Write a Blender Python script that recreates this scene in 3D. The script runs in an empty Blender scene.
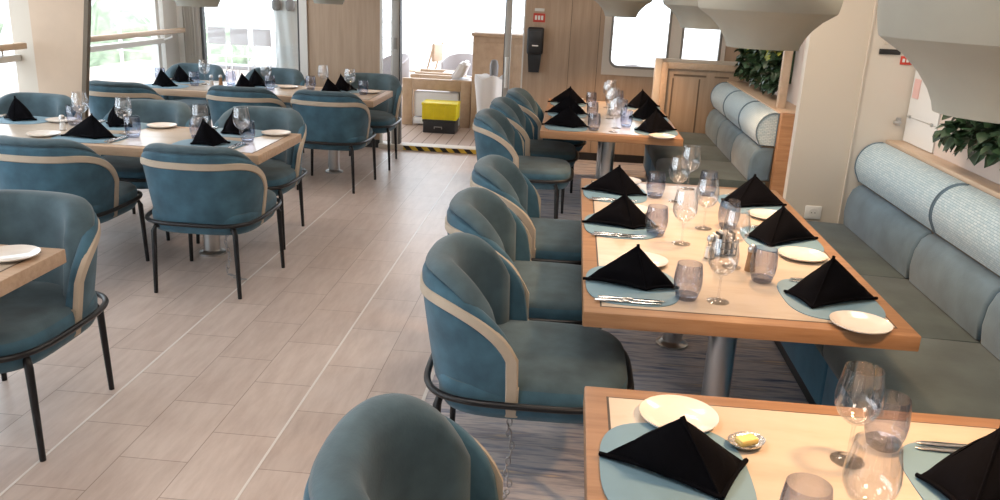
import bpy, bmesh, math, random
from mathutils import Vector, Matrix
S = bpy.context.scene
C = S.collection
PI = math.pi
random.seed(7)

# ------------------------------------------------------------------ camera, sky, lights, exposure
cam = bpy.data.cameras.new('camera'); camo = bpy.data.objects.new('camera', cam); C.objects.link(camo)
cam.sensor_width = 36.0; cam.lens = 36.0 * 833 / 1000; cam.clip_start = 0.05; cam.clip_end = 500
_Y = Vector((78., 258., 833.)).normalized()              # world +y seen in camera axes (right, up, forward)
_Z = -Vector((-124., -2650., 833.)); _Z = (_Z - _Y * _Z.dot(_Y)).normalized()
_X = _Y.cross(_Z)
if _X.x < 0: _X = -_X
camo.matrix_world = Matrix(((_X.x, _X.y, -_X.z, 0.0), (_Y.x, _Y.y, -_Y.z, 0.0), (_Z.x, _Z.y, -_Z.z, 1.75), (0, 0, 0, 1)))
S.camera = camo

W = bpy.data.worlds.new('world'); S.world = W; W.use_nodes = True
bg = W.node_tree.nodes['Background']
bg.inputs['Color'].default_value = (0.84, 0.92, 1.0, 1); bg.inputs['Strength'].default_value = 5.0

S.view_settings.view_transform = 'Standard'; S.view_settings.look = 'None'
S.view_settings.gamma = 1.0; S.view_settings.use_curve_mapping = False
S.view_settings.exposure = 0.0
S.cycles.use_denoising = True
S.cycles.max_bounces = 10; S.cycles.transparent_max_bounces = 24; S.cycles.sample_clamp_indirect = 6
S.cycles.caustics_reflective = False; S.cycles.caustics_refractive = False

def area(name, loc, sx, sy, power, col, rot=(0, 0, 0)):
    l = bpy.data.lights.new(name, 'AREA'); l.shape = 'RECTANGLE'; l.size = sx; l.size_y = sy
    l.energy = power; l.color = col
    o = bpy.data.objects.new(name, l); C.objects.link(o); o.location = loc; o.rotation_euler = rot
    return o
CEIL = 2.42
for x, y, p in [(-3.5, 7.9, 10), (-2.9, 5.0, 12), (-1.0, 5.2, 10), (-2.9, 1.6, 18), (-0.9, 1.4, 20)]:
    area('ceiling_fill', (x, y, CEIL - 0.02), 0.8, 0.8, p, (1.0, 0.89, 0.80))  # added fill over the left half, no such fittings seen
for x, y, p in [(0.5, 7.4, 14), (0.75, 4.5, 17), (0.1, 3.4, 12), (1.4, 3.4, 12), (0.7, 0.3, 14)]:
    area('ceiling_fill', (x, y, CEIL - 0.02), 0.5, 0.5, p, (1.0, 0.84, 0.68))  # warmer unseen fill, added to brighten the bench side

# ------------------------------------------------------------------ materials
def mat(name):
    m = bpy.data.materials.new(name); m.use_nodes = True
    nt = m.node_tree; nt.nodes.clear()
    out = nt.nodes.new('ShaderNodeOutputMaterial')
    return m, nt, out
def N(nt, t, **kw):
    n = nt.nodes.new(t)
    for k, v in kw.items():
        if hasattr(n, k): setattr(n, k, v)
        else: n.inputs[k].default_value = v
    return n
def plain(name, col, rough=0.6, metal=0.0, spec=0.5, sheen=0.0, coat=0.0, var=0.0, vscale=8.0, bump=0.0, bscale=60.0):
    m, nt, out = mat(name)
    p = N(nt, 'ShaderNodeBsdfPrincipled'); p.inputs['Base Color'].default_value = (*col, 1)
    p.inputs['Roughness'].default_value = rough; p.inputs['Metallic'].default_value = metal
    p.inputs['Specular IOR Level'].default_value = spec
    p.inputs['Sheen Weight'].default_value = sheen; p.inputs['Coat Weight'].default_value = coat
    tc = N(nt, 'ShaderNodeTexCoord')
    if var:
        nz = N(nt, 'ShaderNodeTexNoise'); nz.inputs['Scale'].default_value = vscale; nz.inputs['Detail'].default_value = 4
        nt.links.new(tc.outputs['Object'], nz.inputs['Vector'])
        mx = N(nt, 'ShaderNodeMix', data_type='RGBA'); 
        mx.inputs['A'].default_value = (*[c * (1 - var) for c in col], 1); mx.inputs['B'].default_value = (*[min(1, c * (1 + var)) for c in col], 1)
        r = N(nt, 'ShaderNodeMapRange'); r.inputs['From Min'].default_value = 0.3; r.inputs['From Max'].default_value = 0.7
        nt.links.new(nz.outputs['Fac'], r.inputs['Value']); nt.links.new(r.outputs['Result'], mx.inputs['Factor'])
        nt.links.new(mx.outputs['Result'], p.inputs['Base Color'])
    if bump:
        nb = N(nt, 'ShaderNodeTexNoise'); nb.inputs['Scale'].default_value = bscale; nb.inputs['Detail'].default_value = 3
        nt.links.new(tc.outputs['Object'], nb.inputs['Vector'])
        b = N(nt, 'ShaderNodeBump'); b.inputs['Strength'].default_value = bump; b.inputs['Distance'].default_value = 0.01
        nt.links.new(nb.outputs['Fac'], b.inputs['Height']); nt.links.new(b.outputs['Normal'], p.inputs['Normal'])
    nt.links.new(p.outputs['BSDF'], out.inputs['Surface'])
    return m
def streak(name, cols, scale, rough=0.5, bump=0.0, nscale=4.0, detail=6, coat=0.0, rot=0.0):
    """noise stretched along one axis: wood grain, carpet streaks"""
    m, nt, out = mat(name)
    p = N(nt, 'ShaderNodeBsdfPrincipled'); p.inputs['Roughness'].default_value = rough; p.inputs['Coat Weight'].default_value = coat
    tc = N(nt, 'ShaderNodeTexCoord'); mp = N(nt, 'ShaderNodeMapping'); mp.inputs['Scale'].default_value = scale
    mp.inputs['Rotation'].default_value = (0, 0, rot)
    nz = N(nt, 'ShaderNodeTexNoise'); nz.inputs['Scale'].default_value = nscale; nz.inputs['Detail'].default_value = detail; nz.inputs['Roughness'].default_value = 0.6
    nt.links.new(tc.outputs['Object'], mp.inputs['Vector']); nt.links.new(mp.outputs['Vector'], nz.inputs['Vector'])
    cr = N(nt, 'ShaderNodeValToRGB'); e = cr.color_ramp.elements
    n = len(cols)
    for i, c in enumerate(cols):
        pos = 0.30 + 0.40 * i / max(1, n - 1)
        if i < 2: e[i].position = pos; e[i].color = (*c, 1)
        else: q = e.new(pos); q.color = (*c, 1)
    e[0].position = 0.30
    nt.links.new(nz.outputs['Fac'], cr.inputs['Fac']); nt.links.new(cr.outputs['Color'], p.inputs['Base Color'])
    if bump:
        b = N(nt, 'ShaderNodeBump'); b.inputs['Strength'].default_value = bump; b.inputs['Distance'].default_value = 0.004
        nt.links.new(nz.outputs['Fac'], b.inputs['Height']); nt.links.new(b.outputs['Normal'], p.inputs['Normal'])
    nt.links.new(p.outputs['BSDF'], out.inputs['Surface'])
    return m
def thin_glass(name, tint, edge, refl=1.0, rough=0.02):
    m, nt, out = mat(name)
    t = N(nt, 'ShaderNodeBsdfTransparent'); t2 = N(nt, 'ShaderNodeBsdfTransparent')
    t.inputs['Color'].default_value = (*tint, 1); t2.inputs['Color'].default_value = (*edge, 1)
    lw = N(nt, 'ShaderNodeLayerWeight'); lw.inputs['Blend'].default_value = 0.3
    m1 = N(nt, 'ShaderNodeMixShader'); nt.links.new(lw.outputs['Facing'], m1.inputs['Fac'])
    nt.links.new(t.outputs[0], m1.inputs[1]); nt.links.new(t2.outputs[0], m1.inputs[2])
    g = N(nt, 'ShaderNodeBsdfGlossy'); g.inputs['Roughness'].default_value = rough; g.inputs['Color'].default_value = (1, 1, 1, 1)
    pw = N(nt, 'ShaderNodeMath', operation='POWER'); pw.inputs[1].default_value = 3.0; nt.links.new(lw.outputs['Facing'], pw.inputs[0])
    mu = N(nt, 'ShaderNodeMath', operation='MULTIPLY_ADD'); mu.inputs[1].default_value = 0.6 * refl; mu.inputs[2].default_value = 0.06 * refl
    nt.links.new(pw.outputs[0], mu.inputs[0])
    m2 = N(nt, 'ShaderNodeMixShader'); nt.links.new(mu.outputs[0], m2.inputs['Fac'])
    nt.links.new(m1.outputs[0], m2.inputs[1]); nt.links.new(g.outputs[0], m2.inputs[2])
    nt.links.new(m2.outputs[0], out.inputs['Surface'])
    return m
def floor_mat():
    m, nt, out = mat('wood_look_tile')
    p = N(nt, 'ShaderNodeBsdfPrincipled')
    tc = N(nt, 'ShaderNodeTexCoord'); sp = N(nt, 'ShaderNodeSeparateXYZ'); nt.links.new(tc.outputs['Object'], sp.inputs[0])
    ax = N(nt, 'ShaderNodeMath', operation='ADD'); ax.inputs[1].default_value = 1.07 + 0.267 * 40
    nt.links.new(sp.outputs['X'], ax.inputs[0])
    ay = N(nt, 'ShaderNodeMath', operation='ADD'); ay.inputs[1].default_value = -2.865 + 0.455 * 40
    nt.links.new(sp.outputs['Y'], ay.inputs[0])
    cb = N(nt, 'ShaderNodeCombineXYZ'); nt.links.new(ay.outputs[0], cb.inputs['X']); nt.links.new(ax.outputs[0], cb.inputs['Y'])
    br = N(nt, 'ShaderNodeTexBrick'); br.offset = 0.5; br.inputs['Scale'].default_value = 1.0
    br.inputs['Brick Width'].default_value = 0.455; br.inputs['Row Height'].default_value = 0.267
    br.inputs['Mortar Size'].default_value = 0.0022; br.inputs['Mortar Smooth'].default_value = 0.2
    br.inputs['Color1'].default_value = (0.545, 0.455, 0.41, 1); br.inputs['Color2'].default_value = (0.60, 0.51, 0.465, 1)
    br.inputs['Mortar'].default_value = (0.32, 0.25, 0.21, 1); br.inputs['Bias'].default_value = 0.0
    nt.links.new(cb.outputs[0], br.inputs['Vector'])
    mp = N(nt, 'ShaderNodeMapping'); mp.inputs['Scale'].default_value = (9, 1.6, 1); nt.links.new(tc.outputs['Object'], mp.inputs['Vector'])
    nz = N(nt, 'ShaderNodeTexNoise'); nz.inputs['Scale'].default_value = 2.2; nz.inputs['Detail'].default_value = 7; nz.inputs['Roughness'].default_value = 0.65
    nt.links.new(mp.outputs[0], nz.inputs['Vector'])
    cr = N(nt, 'ShaderNodeValToRGB'); cr.color_ramp.elements[0].position = 0.28; cr.color_ramp.elements[1].position = 0.62
    cr.color_ramp.elements[0].color = (0.78, 0.74, 0.72, 1); cr.color_ramp.elements[1].color = (1, 1, 1, 1)
    nt.links.new(nz.outputs['Fac'], cr.inputs['Fac'])
    mx = N(nt, 'ShaderNodeMix', data_type='RGBA', blend_type='MULTIPLY'); mx.inputs['Factor'].default_value = 0.9
    nt.links.new(br.outputs['Color'], mx.inputs['A']); nt.links.new(cr.outputs['Color'], mx.inputs['B'])
    nt.links.new(mx.outputs['Result'], p.inputs['Base Color'])
    p.inputs['Roughness'].default_value = 0.36
    b = N(nt, 'ShaderNodeBump'); b.inputs['Strength'].default_value = 0.25; b.inputs['Distance'].default_value = 0.002; b.invert = True
    nt.links.new(br.outputs['Fac'], b.inputs['Height']); nt.links.new(b.outputs['Normal'], p.inputs['Normal'])
    nt.links.new(p.outputs['BSDF'], out.inputs['Surface'])
    return m
def woven_mat():
    m, nt, out = mat('woven_fabric')
    p = N(nt, 'ShaderNodeBsdfPrincipled'); p.inputs['Roughness'].default_value = 0.85; p.inputs['Sheen Weight'].default_value = 0.2
    uv = N(nt, 'ShaderNodeUVMap')
    br = N(nt, 'ShaderNodeTexBrick'); br.offset = 0.5; br.inputs['Scale'].default_value = 1.0
    br.inputs['Brick Width'].default_value = 0.03; br.inputs['Row Height'].default_value = 0.012; br.inputs['Mortar Size'].default_value = 0.002
    br.inputs['Mortar Smooth'].default_value = 0.6
    br.inputs['Color1'].default_value = (0.40, 0.53, 0.60, 1); br.inputs['Color2'].default_value = (0.54, 0.64, 0.68, 1); br.inputs['Mortar'].default_value = (0.24, 0.36, 0.43, 1)
    nt.links.new(uv.outputs[0], br.inputs['Vector']); nt.links.new(br.outputs['Color'], p.inputs['Base Color'])
    b = N(nt, 'ShaderNodeBump'); b.inputs['Strength'].default_value = 0.5; b.inputs['Distance'].default_value = 0.003; b.invert = True
    nt.links.new(br.outputs['Fac'], b.inputs['Height']); nt.links.new(b.outputs['Normal'], p.inputs['Normal'])
    nt.links.new(p.outputs['BSDF'], out.inputs['Surface'])
    return m
def hazard_mat():
    m, nt, out = mat('hazard_stripes')
    p = N(nt, 'ShaderNodeBsdfPrincipled'); p.inputs['Roughness'].default_value = 0.5
    tc = N(nt, 'ShaderNodeTexCoord'); sp = N(nt, 'ShaderNodeSeparateXYZ'); nt.links.new(tc.outputs['Object'], sp.inputs[0])
    a = N(nt, 'ShaderNodeMath', operation='ADD'); nt.links.new(sp.outputs['X'], a.inputs[0]); nt.links.new(sp.outputs['Z'], a.inputs[1])
    k = N(nt, 'ShaderNodeMath', operation='MULTIPLY'); k.inputs[1].default_value = 7.4; nt.links.new(a.outputs[0], k.inputs[0])
    f = N(nt, 'ShaderNodeMath', operation='FRACT'); nt.links.new(k.outputs[0], f.inputs[0])
    g = N(nt, 'ShaderNodeMath', operation='GREATER_THAN'); g.inputs[1].default_value = 0.5; nt.links.new(f.outputs[0], g.inputs[0])
    mx = N(nt, 'ShaderNodeMix', data_type='RGBA'); mx.inputs['A'].default_value = (0.015, 0.014, 0.014, 1); mx.inputs['B'].default_value = (0.62, 0.44, 0.05, 1)
    nt.links.new(g.outputs[0], mx.inputs['Factor']); nt.links.new(mx.outputs['Result'], p.inputs['Base Color'])
    nt.links.new(p.outputs['BSDF'], out.inputs['Surface'])
    return m
def deck_mat():
    m, nt, out = mat('deck_boards')
    p = N(nt, 'ShaderNodeBsdfPrincipled'); p.inputs['Roughness'].default_value = 0.7
    tc = N(nt, 'ShaderNodeTexCoord'); sp = N(nt, 'ShaderNodeSeparateXYZ'); nt.links.new(tc.outputs['Object'], sp.inputs[0])
    cb = N(nt, 'ShaderNodeCombineXYZ'); nt.links.new(sp.outputs['Y'], cb.inputs['X']); nt.links.new(sp.outputs['X'], cb.inputs['Y'])
    br = N(nt, 'ShaderNodeTexBrick'); br.inputs['Scale'].default_value = 1.0; br.inputs['Brick Width'].default_value = 3.0; br.inputs['Row Height'].default_value = 0.14
    br.inputs['Mortar Size'].default_value = 0.006
    br.inputs['Color1'].default_value = (0.44, 0.33, 0.27, 1); br.inputs['Color2'].default_value = (0.48, 0.365, 0.30, 1); br.inputs['Mortar'].default_value = (0.2, 0.14, 0.11, 1)
    nt.links.new(cb.outputs[0], br.inputs['Vector']); nt.links.new(br.outputs['Color'], p.inputs['Base Color'])
    nt.links.new(p.outputs['BSDF'], out.inputs['Surface'])
    return m
def emit(name, col, s):
    m, nt, out = mat(name); e = N(nt, 'ShaderNodeEmission'); e.inputs['Color'].default_value = (*col, 1); e.inputs['Strength'].default_value = s
    nt.links.new(e.outputs[0], out.inputs['Surface']); return m

M = dict(
    tile=floor_mat(), deck=deck_mat(), hazard=hazard_mat(), woven=woven_mat(),
    carpet=streak('carpet_streaks', [(0.07, 0.10, 0.18), (0.34, 0.36, 0.44), (0.58, 0.55, 0.56), (0.30, 0.31, 0.38), (0.70, 0.57, 0.44)], (0.7, 6, 1), 0.95, 0.6, 3.0, 4),
    velvet=plain('blue_velvet', (0.048, 0.114, 0.163), 0.8, sheen=0.15, spec=0.2, var=0.28, vscale=9, bump=0.08, bscale=140),
    velvet_pad=plain('grey_blue_velvet', (0.066, 0.109, 0.134), 0.8, sheen=0.18, spec=0.2, var=0.25, vscale=9, bump=0.08, bscale=140),
    bench_seat=plain('bench_seat_velvet', (0.064, 0.086, 0.088), 0.8, sheen=0.18, spec=0.2, var=0.22, vscale=6, bump=0.08, bscale=140),
    bench_base_lit=plain('bench_front_lit_velvet', (0.06, 0.165, 0.25), 0.8, sheen=0.15, spec=0.2, var=0.2, vscale=6),  # brighter velvet: window light from the left put into the colour
    bench_velvet=plain('bench_velvet', (0.115, 0.178, 0.232), 0.8, sheen=0.25, spec=0.2, var=0.22, vscale=6, bump=0.08, bscale=140),
    band=plain('beige_piping', (0.46, 0.39, 0.31), 0.7, var=0.06, vscale=14),
    black=plain('black_metal', (0.012, 0.013, 0.016), 0.35, 0.3),
    blackmat=plain('black_plastic', (0.015, 0.015, 0.017), 0.45),
    napkin=plain('black_linen', (0.0035, 0.0035, 0.005), 0.95, spec=0.05, sheen=0.0, bump=0.1, bscale=300),
    strip=plain('pale_floor_strip', (0.72, 0.69, 0.66), 0.35),
    steel=plain('brushed_steel', (0.55, 0.55, 0.55), 0.28, 1.0), cutlery=plain('polished_steel', (0.62, 0.63, 0.65), 0.16, 1.0),
    chain=plain('chain_steel', (0.35, 0.35, 0.36), 0.35, 0.9),
    wood=streak('oak_edge', [(0.25, 0.13, 0.062), (0.32, 0.175, 0.088), (0.37, 0.21, 0.11)], (1.2, 14, 14), 0.42, 0.05, 3.0),
    wood_left=streak('oak_pale_edge', [(0.40, 0.27, 0.18), (0.47, 0.33, 0.225), (0.53, 0.38, 0.27)], (1.2, 14, 14), 0.42, 0.05, 3.0),
    soft_groove=plain('brown_groove', (0.20, 0.14, 0.095), 0.6), groove=plain('dark_groove', (0.06, 0.045, 0.035), 0.6),
    inlay=streak('cream_stone', [(0.49, 0.415, 0.335), (0.55, 0.47, 0.385), (0.58, 0.50, 0.42)], (1.5, 5, 5), 0.22, 0, 2.0),
    mat_blue=plain('placemat', (0.15, 0.265, 0.345), 0.6, var=0.05),
    china=plain('white_china', (0.74, 0.70, 0.66), 0.18, coat=0.3),
    glass=thin_glass('clear_glass', (0.985, 0.985, 0.99), (0.80, 0.81, 0.83), 1.5),
    tumbler=thin_glass('smoky_glass', (0.87, 0.88, 0.93), (0.50, 0.53, 0.62), 1.2),
    tumbler_base=thin_glass('smoky_glass_base', (0.72, 0.75, 0.83), (0.42, 0.46, 0.56), 1.4),
    pane=thin_glass('window_glass', (0.97, 0.98, 0.98), (0.9, 0.92, 0.92), 0.7, 0.0),
    pend=plain('grey_green_felt', (0.36, 0.355, 0.31), 0.85, spec=0.25, var=0.04),
    pend_in=plain('lamp_lining', (0.7, 0.66, 0.56), 0.7),
    bulb=emit('warm_bulb', (1.0, 0.72, 0.42), 9.0),
    wall=plain('warm_white_paint', (0.66, 0.61, 0.54), 0.6), cream=plain('cream_panel', (0.62, 0.56, 0.48), 0.5),
    white=plain('white_paint', (0.78, 0.77, 0.74), 0.5), offwhite=plain('white_frame', (0.72, 0.71, 0.68), 0.4),
    ceil=plain('ceiling_white', (0.72, 0.69, 0.64), 0.8),
    panel=streak('oak_wall_panel', [(0.40, 0.29, 0.205), (0.455, 0.335, 0.24), (0.50, 0.375, 0.275)], (11, 11, 0.7), 0.5, 0.03, 2.0),
    ledge=streak('oak_ledge', [(0.55, 0.40, 0.28), (0.61, 0.45, 0.32), (0.66, 0.50, 0.37)], (9, 0.9, 9), 0.45, 0.03, 2.0),
    column=plain('tan_column_laminate', (0.53, 0.39, 0.28), 0.5, var=0.03), column_side=plain('beige_column_side', (0.55, 0.48, 0.40), 0.6),
    dark_trim=plain('dark_brown_trim', (0.13, 0.095, 0.06), 0.5), greyframe=plain('grey_aluminium', (0.42, 0.40, 0.37), 0.4, 0.3),
    darkframe=plain('dark_rubber', (0.06, 0.06, 0.06), 0.5), gasket=plain('window_gasket', (0.25, 0.235, 0.215), 0.4, 0.3),
    curtain=plain('grey_curtain', (0.45, 0.42, 0.38), 0.9, sheen=0.2), frosted=plain('white_glass_panel', (0.80, 0.80, 0.79), 0.15, coat=0.4),
    red=plain('red_sign', (0.55, 0.05, 0.03), 0.5), pink=plain('pink_notice', (0.75, 0.48, 0.45), 0.7), grey=plain('grey_plastic', (0.22, 0.22, 0.23), 0.5),
    yellow=plain('yellow_plastic', (0.75, 0.62, 0.01), 0.45, var=0.08, vscale=12), charcoal=plain('charcoal_plastic', (0.02, 0.022, 0.026), 0.4),
    teak=streak('outdoor_oak', [(0.42, 0.29, 0.19), (0.48, 0.34, 0.23), (0.52, 0.37, 0.25)], (6, 6, 6), 0.55, 0.0, 2.0),
    cushion=plain('white_outdoor_fabric', (0.78, 0.78, 0.80), 0.85), bag=plain('white_cloth', (0.85, 0.85, 0.85), 0.8),
    wrap=plain('clear_wrap', (0.66, 0.69, 0.69), 0.35, spec=0.8), rattan=plain('pale_grey_rattan', (0.42, 0.38, 0.38), 0.8), slate=plain('slate_fabric', (0.45, 0.44, 0.45), 0.8),
    leaf=plain('dark_leaf', (0.035, 0.075, 0.035), 0.4, var=0.6, vscale=14), leaf2=plain('lime_leaf', (0.33, 0.36, 0.06), 0.45, var=0.3, vscale=14),
    backing=plain('niche_back', (0.66, 0.56, 0.50), 0.6), salt=plain('salt', (0.85, 0.84, 0.82), 0.8), pepper=plain('peppercorn', (0.10, 0.06, 0.04), 0.8),
    butter=plain('butter', (0.80, 0.62, 0.22), 0.5, var=0.1, vscale=50), packet=plain('paper_sachet', (0.85, 0.84, 0.82), 0.7), foil=plain('foil', (0.75, 0.74, 0.72), 0.25, 0.9, bump=0.6, bscale=60),
    pepmill=streak('pepper_mill_wood', [(0.25, 0.14, 0.07), (0.38, 0.22, 0.11)], (10, 10, 2), 0.4), water=plain('sea', (0.30, 0.36, 0.38), 0.2), hedge=plain('hedge_green', (0.27, 0.32, 0.21), 0.9, var=0.5, vscale=2),
    outside_wall=plain('white_steel', (0.75, 0.75, 0.75), 0.5), stone=plain('light_render', (0.6, 0.57, 0.55), 0.8),
)

# ------------------------------------------------------------------ mesh helpers
def finish(name, bm, m, parent=None, smooth=35, loc=(0, 0, 0), rotz=0):
    bmesh.ops.recalc_face_normals(bm, faces=bm.faces)
    me = bpy.data.meshes.new(name); bm.to_mesh(me); bm.free()
    for x in (m if isinstance(m, (list, tuple)) else [m]): me.materials.append(x)
    if smooth:
        me.polygons.foreach_set('use_smooth', [True] * len(me.polygons))
        if smooth < 180: me.set_sharp_from_angle(angle=math.radians(smooth))
    o = bpy.data.objects.new(name, me); C.objects.link(o)
    if parent: o.parent = parent
    o.location = loc; o.rotation_euler = (0, 0, rotz)
    return o
def bx(bm, x0, y0, z0, x1, y1, z1, bev=0.0, seg=2):
    t = bmesh.new()
    vs = [t.verts.new((x, y, z)) for z in (z0, z1) for y in (y0, y1) for x in (x0, x1)]
    for f in ((0, 2, 3, 1), (4, 5, 7, 6), (0, 1, 5, 4), (2, 6, 7, 3), (0, 4, 6, 2), (1, 3, 7, 5)): t.faces.new([vs[i] for i in f])
    bmesh.ops.recalc_face_normals(t, faces=t.faces)
    if bev: bmesh.ops.bevel(t, geom=list(t.edges), offset=bev, segments=seg, profile=0.5, affect='EDGES')
    add(bm, t)
def add(bm, t, mtx=None):
    me = bpy.data.meshes.new('tmp'); t.to_mesh(me); t.free()
    if mtx: me.transform(mtx)
    bm.from_mesh(me); bpy.data.meshes.remove(me)
def tube(bm, pts, r, seg=8, closed=False, caps=True):
    pts = [Vector(p) for p in pts]; n = len(pts); rs = r if isinstance(r, (list, tuple)) else [r] * n
    rings = []; up = None
    for i, p in enumerate(pts):
        a = pts[i - 1] if (i > 0 or closed) else p; b = pts[(i + 1) % n] if (i < n - 1 or closed) else p
        t = (b - a).normalized()
        if up is None:
            up = Vector((0, 0, 1)) if abs(t.z) < 0.9 else Vector((1, 0, 0))
        u = (up - t * up.dot(t)).normalized(); v = t.cross(u); up = u
        rings.append([bm.verts.new(p + (u * math.cos(k * 2 * PI / seg) + v * math.sin(k * 2 * PI / seg)) * rs[i]) for k in range(seg)])
    for i in range(n if closed else n - 1):
        A, B = rings[i], rings[(i + 1) % n]
        for k in range(seg): bm.faces.new((A[k], A[(k + 1) % seg], B[(k + 1) % seg], B[k]))
    if caps and not closed: bm.faces.new(rings[0][::-1]); bm.faces.new(rings[-1])
def lathe(bm, prof, seg=24, cx=0, cy=0, sx=1, sy=1):
    rings = []
    for r, z in prof:
        if r < 1e-5: rings.append([bm.verts.new((cx, cy, z))])
        else: rings.append([bm.verts.new((cx + r * sx * math.cos(k * 2 * PI / seg), cy + r * sy * math.sin(k * 2 * PI / seg), z)) for k in range(seg)])
    for A, B in zip(rings, rings[1:]):
        for k in range(seg):
            if len(A) == 1 and len(B) == 1: continue
            if len(A) == 1: bm.faces.new((A[0], B[k], B[(k + 1) % seg]))
            elif len(B) == 1: bm.faces.new((A[k], A[(k + 1) % seg], B[0]))
            else: bm.faces.new((A[k], A[(k + 1) % seg], B[(k + 1) % seg], B[k]))
def loft(bm, rings, cap=True, closed_ring=True):
    R = [[bm.verts.new(p) for p in r] for r in rings]
    for A, B in zip(R, R[1:]):
        n = len(A)
        for k in range(n if closed_ring else n - 1): bm.faces.new((A[k], A[(k + 1) % n], B[(k + 1) % n], B[k]))
    if cap: bm.faces.new(R[0][::-1]); bm.faces.new(R[-1])
def prism_y(bm, prof, y0, y1, bev=0.0, seg=2, uv=False):
    """closed (x,z) profile extruded along y; optional uv = (y, arc length)"""
    t = bmesh.new()
    A = [t.verts.new((x, y0, z)) for x, z in prof]; B = [t.verts.new((x, y1, z)) for x, z in prof]
    n = len(prof)
    side = [t.faces.new((A[k], A[(k + 1) % n], B[(k + 1) % n], B[k])) for k in range(n)]
    c0 = t.faces.new(A[::-1]); c1 = t.faces.new(B)
    if uv:
        L = t.loops.layers.uv.new('UVMap'); s = [0]
        for k in range(n): s.append(s[-1] + math.dist(prof[k], prof[(k + 1) % n]))
        for k, f in enumerate(side):
            for l, (yy, ss) in zip(f.loops, ((y0, s[k]), (y0, s[k + 1]), (y1, s[k + 1]), (y1, s[k]))): l[L].uv = (yy, ss)
        for f in (c0, c1):
            for l in f.loops: l[L].uv = (l.vert.co.x, l.vert.co.z)
    if bev:
        es = [e for e in t.edges if abs(e.verts[0].co.y - e.verts[1].co.y) < 1e-6]
        bmesh.ops.bevel(t, geom=es, offset=bev, segments=seg, profile=0.5, affect='EDGES')
    add(bm, t)
def sellipse(a, b, n, e, z, cx=0, cy=0):
    out = []
    for k in range(n):
        t = 2 * PI * k / n; c, s = math.cos(t), math.sin(t)
        out.append((cx + a * math.copysign(abs(c) ** (2 / e), c), cy + b * math.copysign(abs(s) ** (2 / e), s), z))
    return out
def thing(name, label, cat, loc=(0, 0, 0), rotz=0, group=None):
    o = bpy.data.objects.new(name, None); C.objects.link(o); o.empty_display_size = 0.1
    o.location = loc; o.rotation_euler = (0, 0, rotz); return tag(o, label, cat, group)
def tag(o, label, cat, group=None):
    o['label'] = label; o['category'] = cat
    if group: o['group'] = group
    return o
def struct(name, bm, m, parent=None, smooth=30):
    o = finish(name, bm, m, parent, smooth)
    if parent is None: o['kind'] = 'structure'
    return o
KIDS = {}
def dup(o, loc, rotz, label, group=None):
    """copy of a thing with copies of its parts and sub-parts"""
    def rec(src, par):
        c = src.copy(); C.objects.link(c)
        if par is not None: c.parent = par
        for k in KIDS.get(src.name) or list(src.children): rec(k, c)
        return c
    if o.name not in KIDS:
        def reg(x):
            KIDS[x.name] = list(x.children)
            for k in x.children: reg(k)
        reg(o)
    r = rec(o, None); r.location = loc; r.rotation_euler = (0, 0, rotz); r['label'] = label
    if group: r['group'] = group
    return r
class Proto:
    """first use moves the original, later uses copy it"""
    def __init__(s, make): s.make = make; s.o = None
    def put(s, loc, rotz, label, group=None):
        if s.o is None:
            s.o = s.make(); s.o.location = loc; s.o.rotation_euler = (0, 0, rotz); s.o['label'] = label
            if group: s.o['group'] = group
            return s.o
        return dup(s.o, loc, rotz, label, group)
def B(): return bmesh.new()

# ------------------------------------------------------------------ the setting
XR, YB, XL, YF = 2.02, 9.05, -4.35, -2.2
b = B(); bx(b, XL - 0.1, YF, -0.12, -0.56, YB + 0.05, 0.0); struct('floor', b, M['tile'])
b = B(); bx(b, -0.55, YF, -0.12, XR + 0.1, YB + 0.05, 0.004); struct('floor_carpet', b, M['carpet'])
for x in (-1.07, -1.871):
    b = B(); bx(b, x - 0.005, YF, 0.0, x + 0.005, YB - 0.05, 0.0012); struct('trim_1', b, M['strip'])
b = B(); bx(b, -0.563, YF, 0.0, -0.547, YB - 0.05, 0.006); struct('trim_2', b, M['strip'])
b = B(); bx(b, XL - 0.1, YF, CEIL, XR + 0.1, YB + 0.1, CEIL + 0.1); struct('ceiling', b, M['ceil'])
b = B(); bx(b, XL - 0.1, YF - 0.1, 0, XR + 0.1, YF, CEIL); struct('wall_front', b, M['wall'])
# right wall: solid behind the benches up to the ledge, panel above
b = B(); bx(b, XR, YF, 0, XR + 0.1, YB + 0.1, CEIL); struct('wall_right', b, M['wall'])
# back wall pieces
b = B()
bx(b, XL - 0.1, YB, 0, -4.06, YB + 0.1, CEIL)                 # corner post
struct('wall_back_corner', b, M['white'])
b = B(); bx(b, -2.87, YB, 0, -2.08, YB + 0.1, CEIL)
struct('wall_back', b, M['panel'])
b = B()
bx(b, -0.53, YB, 0.0, 0.30, YB + 0.1, CEIL); bx(b, 0.30, YB, 0.0, 2.1, YB + 0.1, 0.93); bx(b, 0.30, YB, 1.86, 2.1, YB + 0.1, CEIL); bx(b, 1.56, YB, 0.93, 2.1, YB + 0.1, 1.86)
struct('wall_back_right', b, M['panel'])
b = B()
for x in (-0.05, 0.25): bx(b, x, YB - 0.003, 0.08, x + 0.004, YB, CEIL)
struct('trim_3', b, M['groove'])
b = B(); bx(b, -0.53, YB - 0.02, 0.0, XR, YB, 0.085); struct('baseboard_back', b, M['blackmat'])
b = B(); bx(b, -2.87, YB - 0.02, 0.0, -2.08, YB, 0.085); struct('baseboard_left', b, M['blackmat'])
b = B(); bx(b, -4.06, YB, 2.2, -0.53, YB + 0.1, CEIL); struct('wall_back_header', b, M['panel'])
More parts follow.
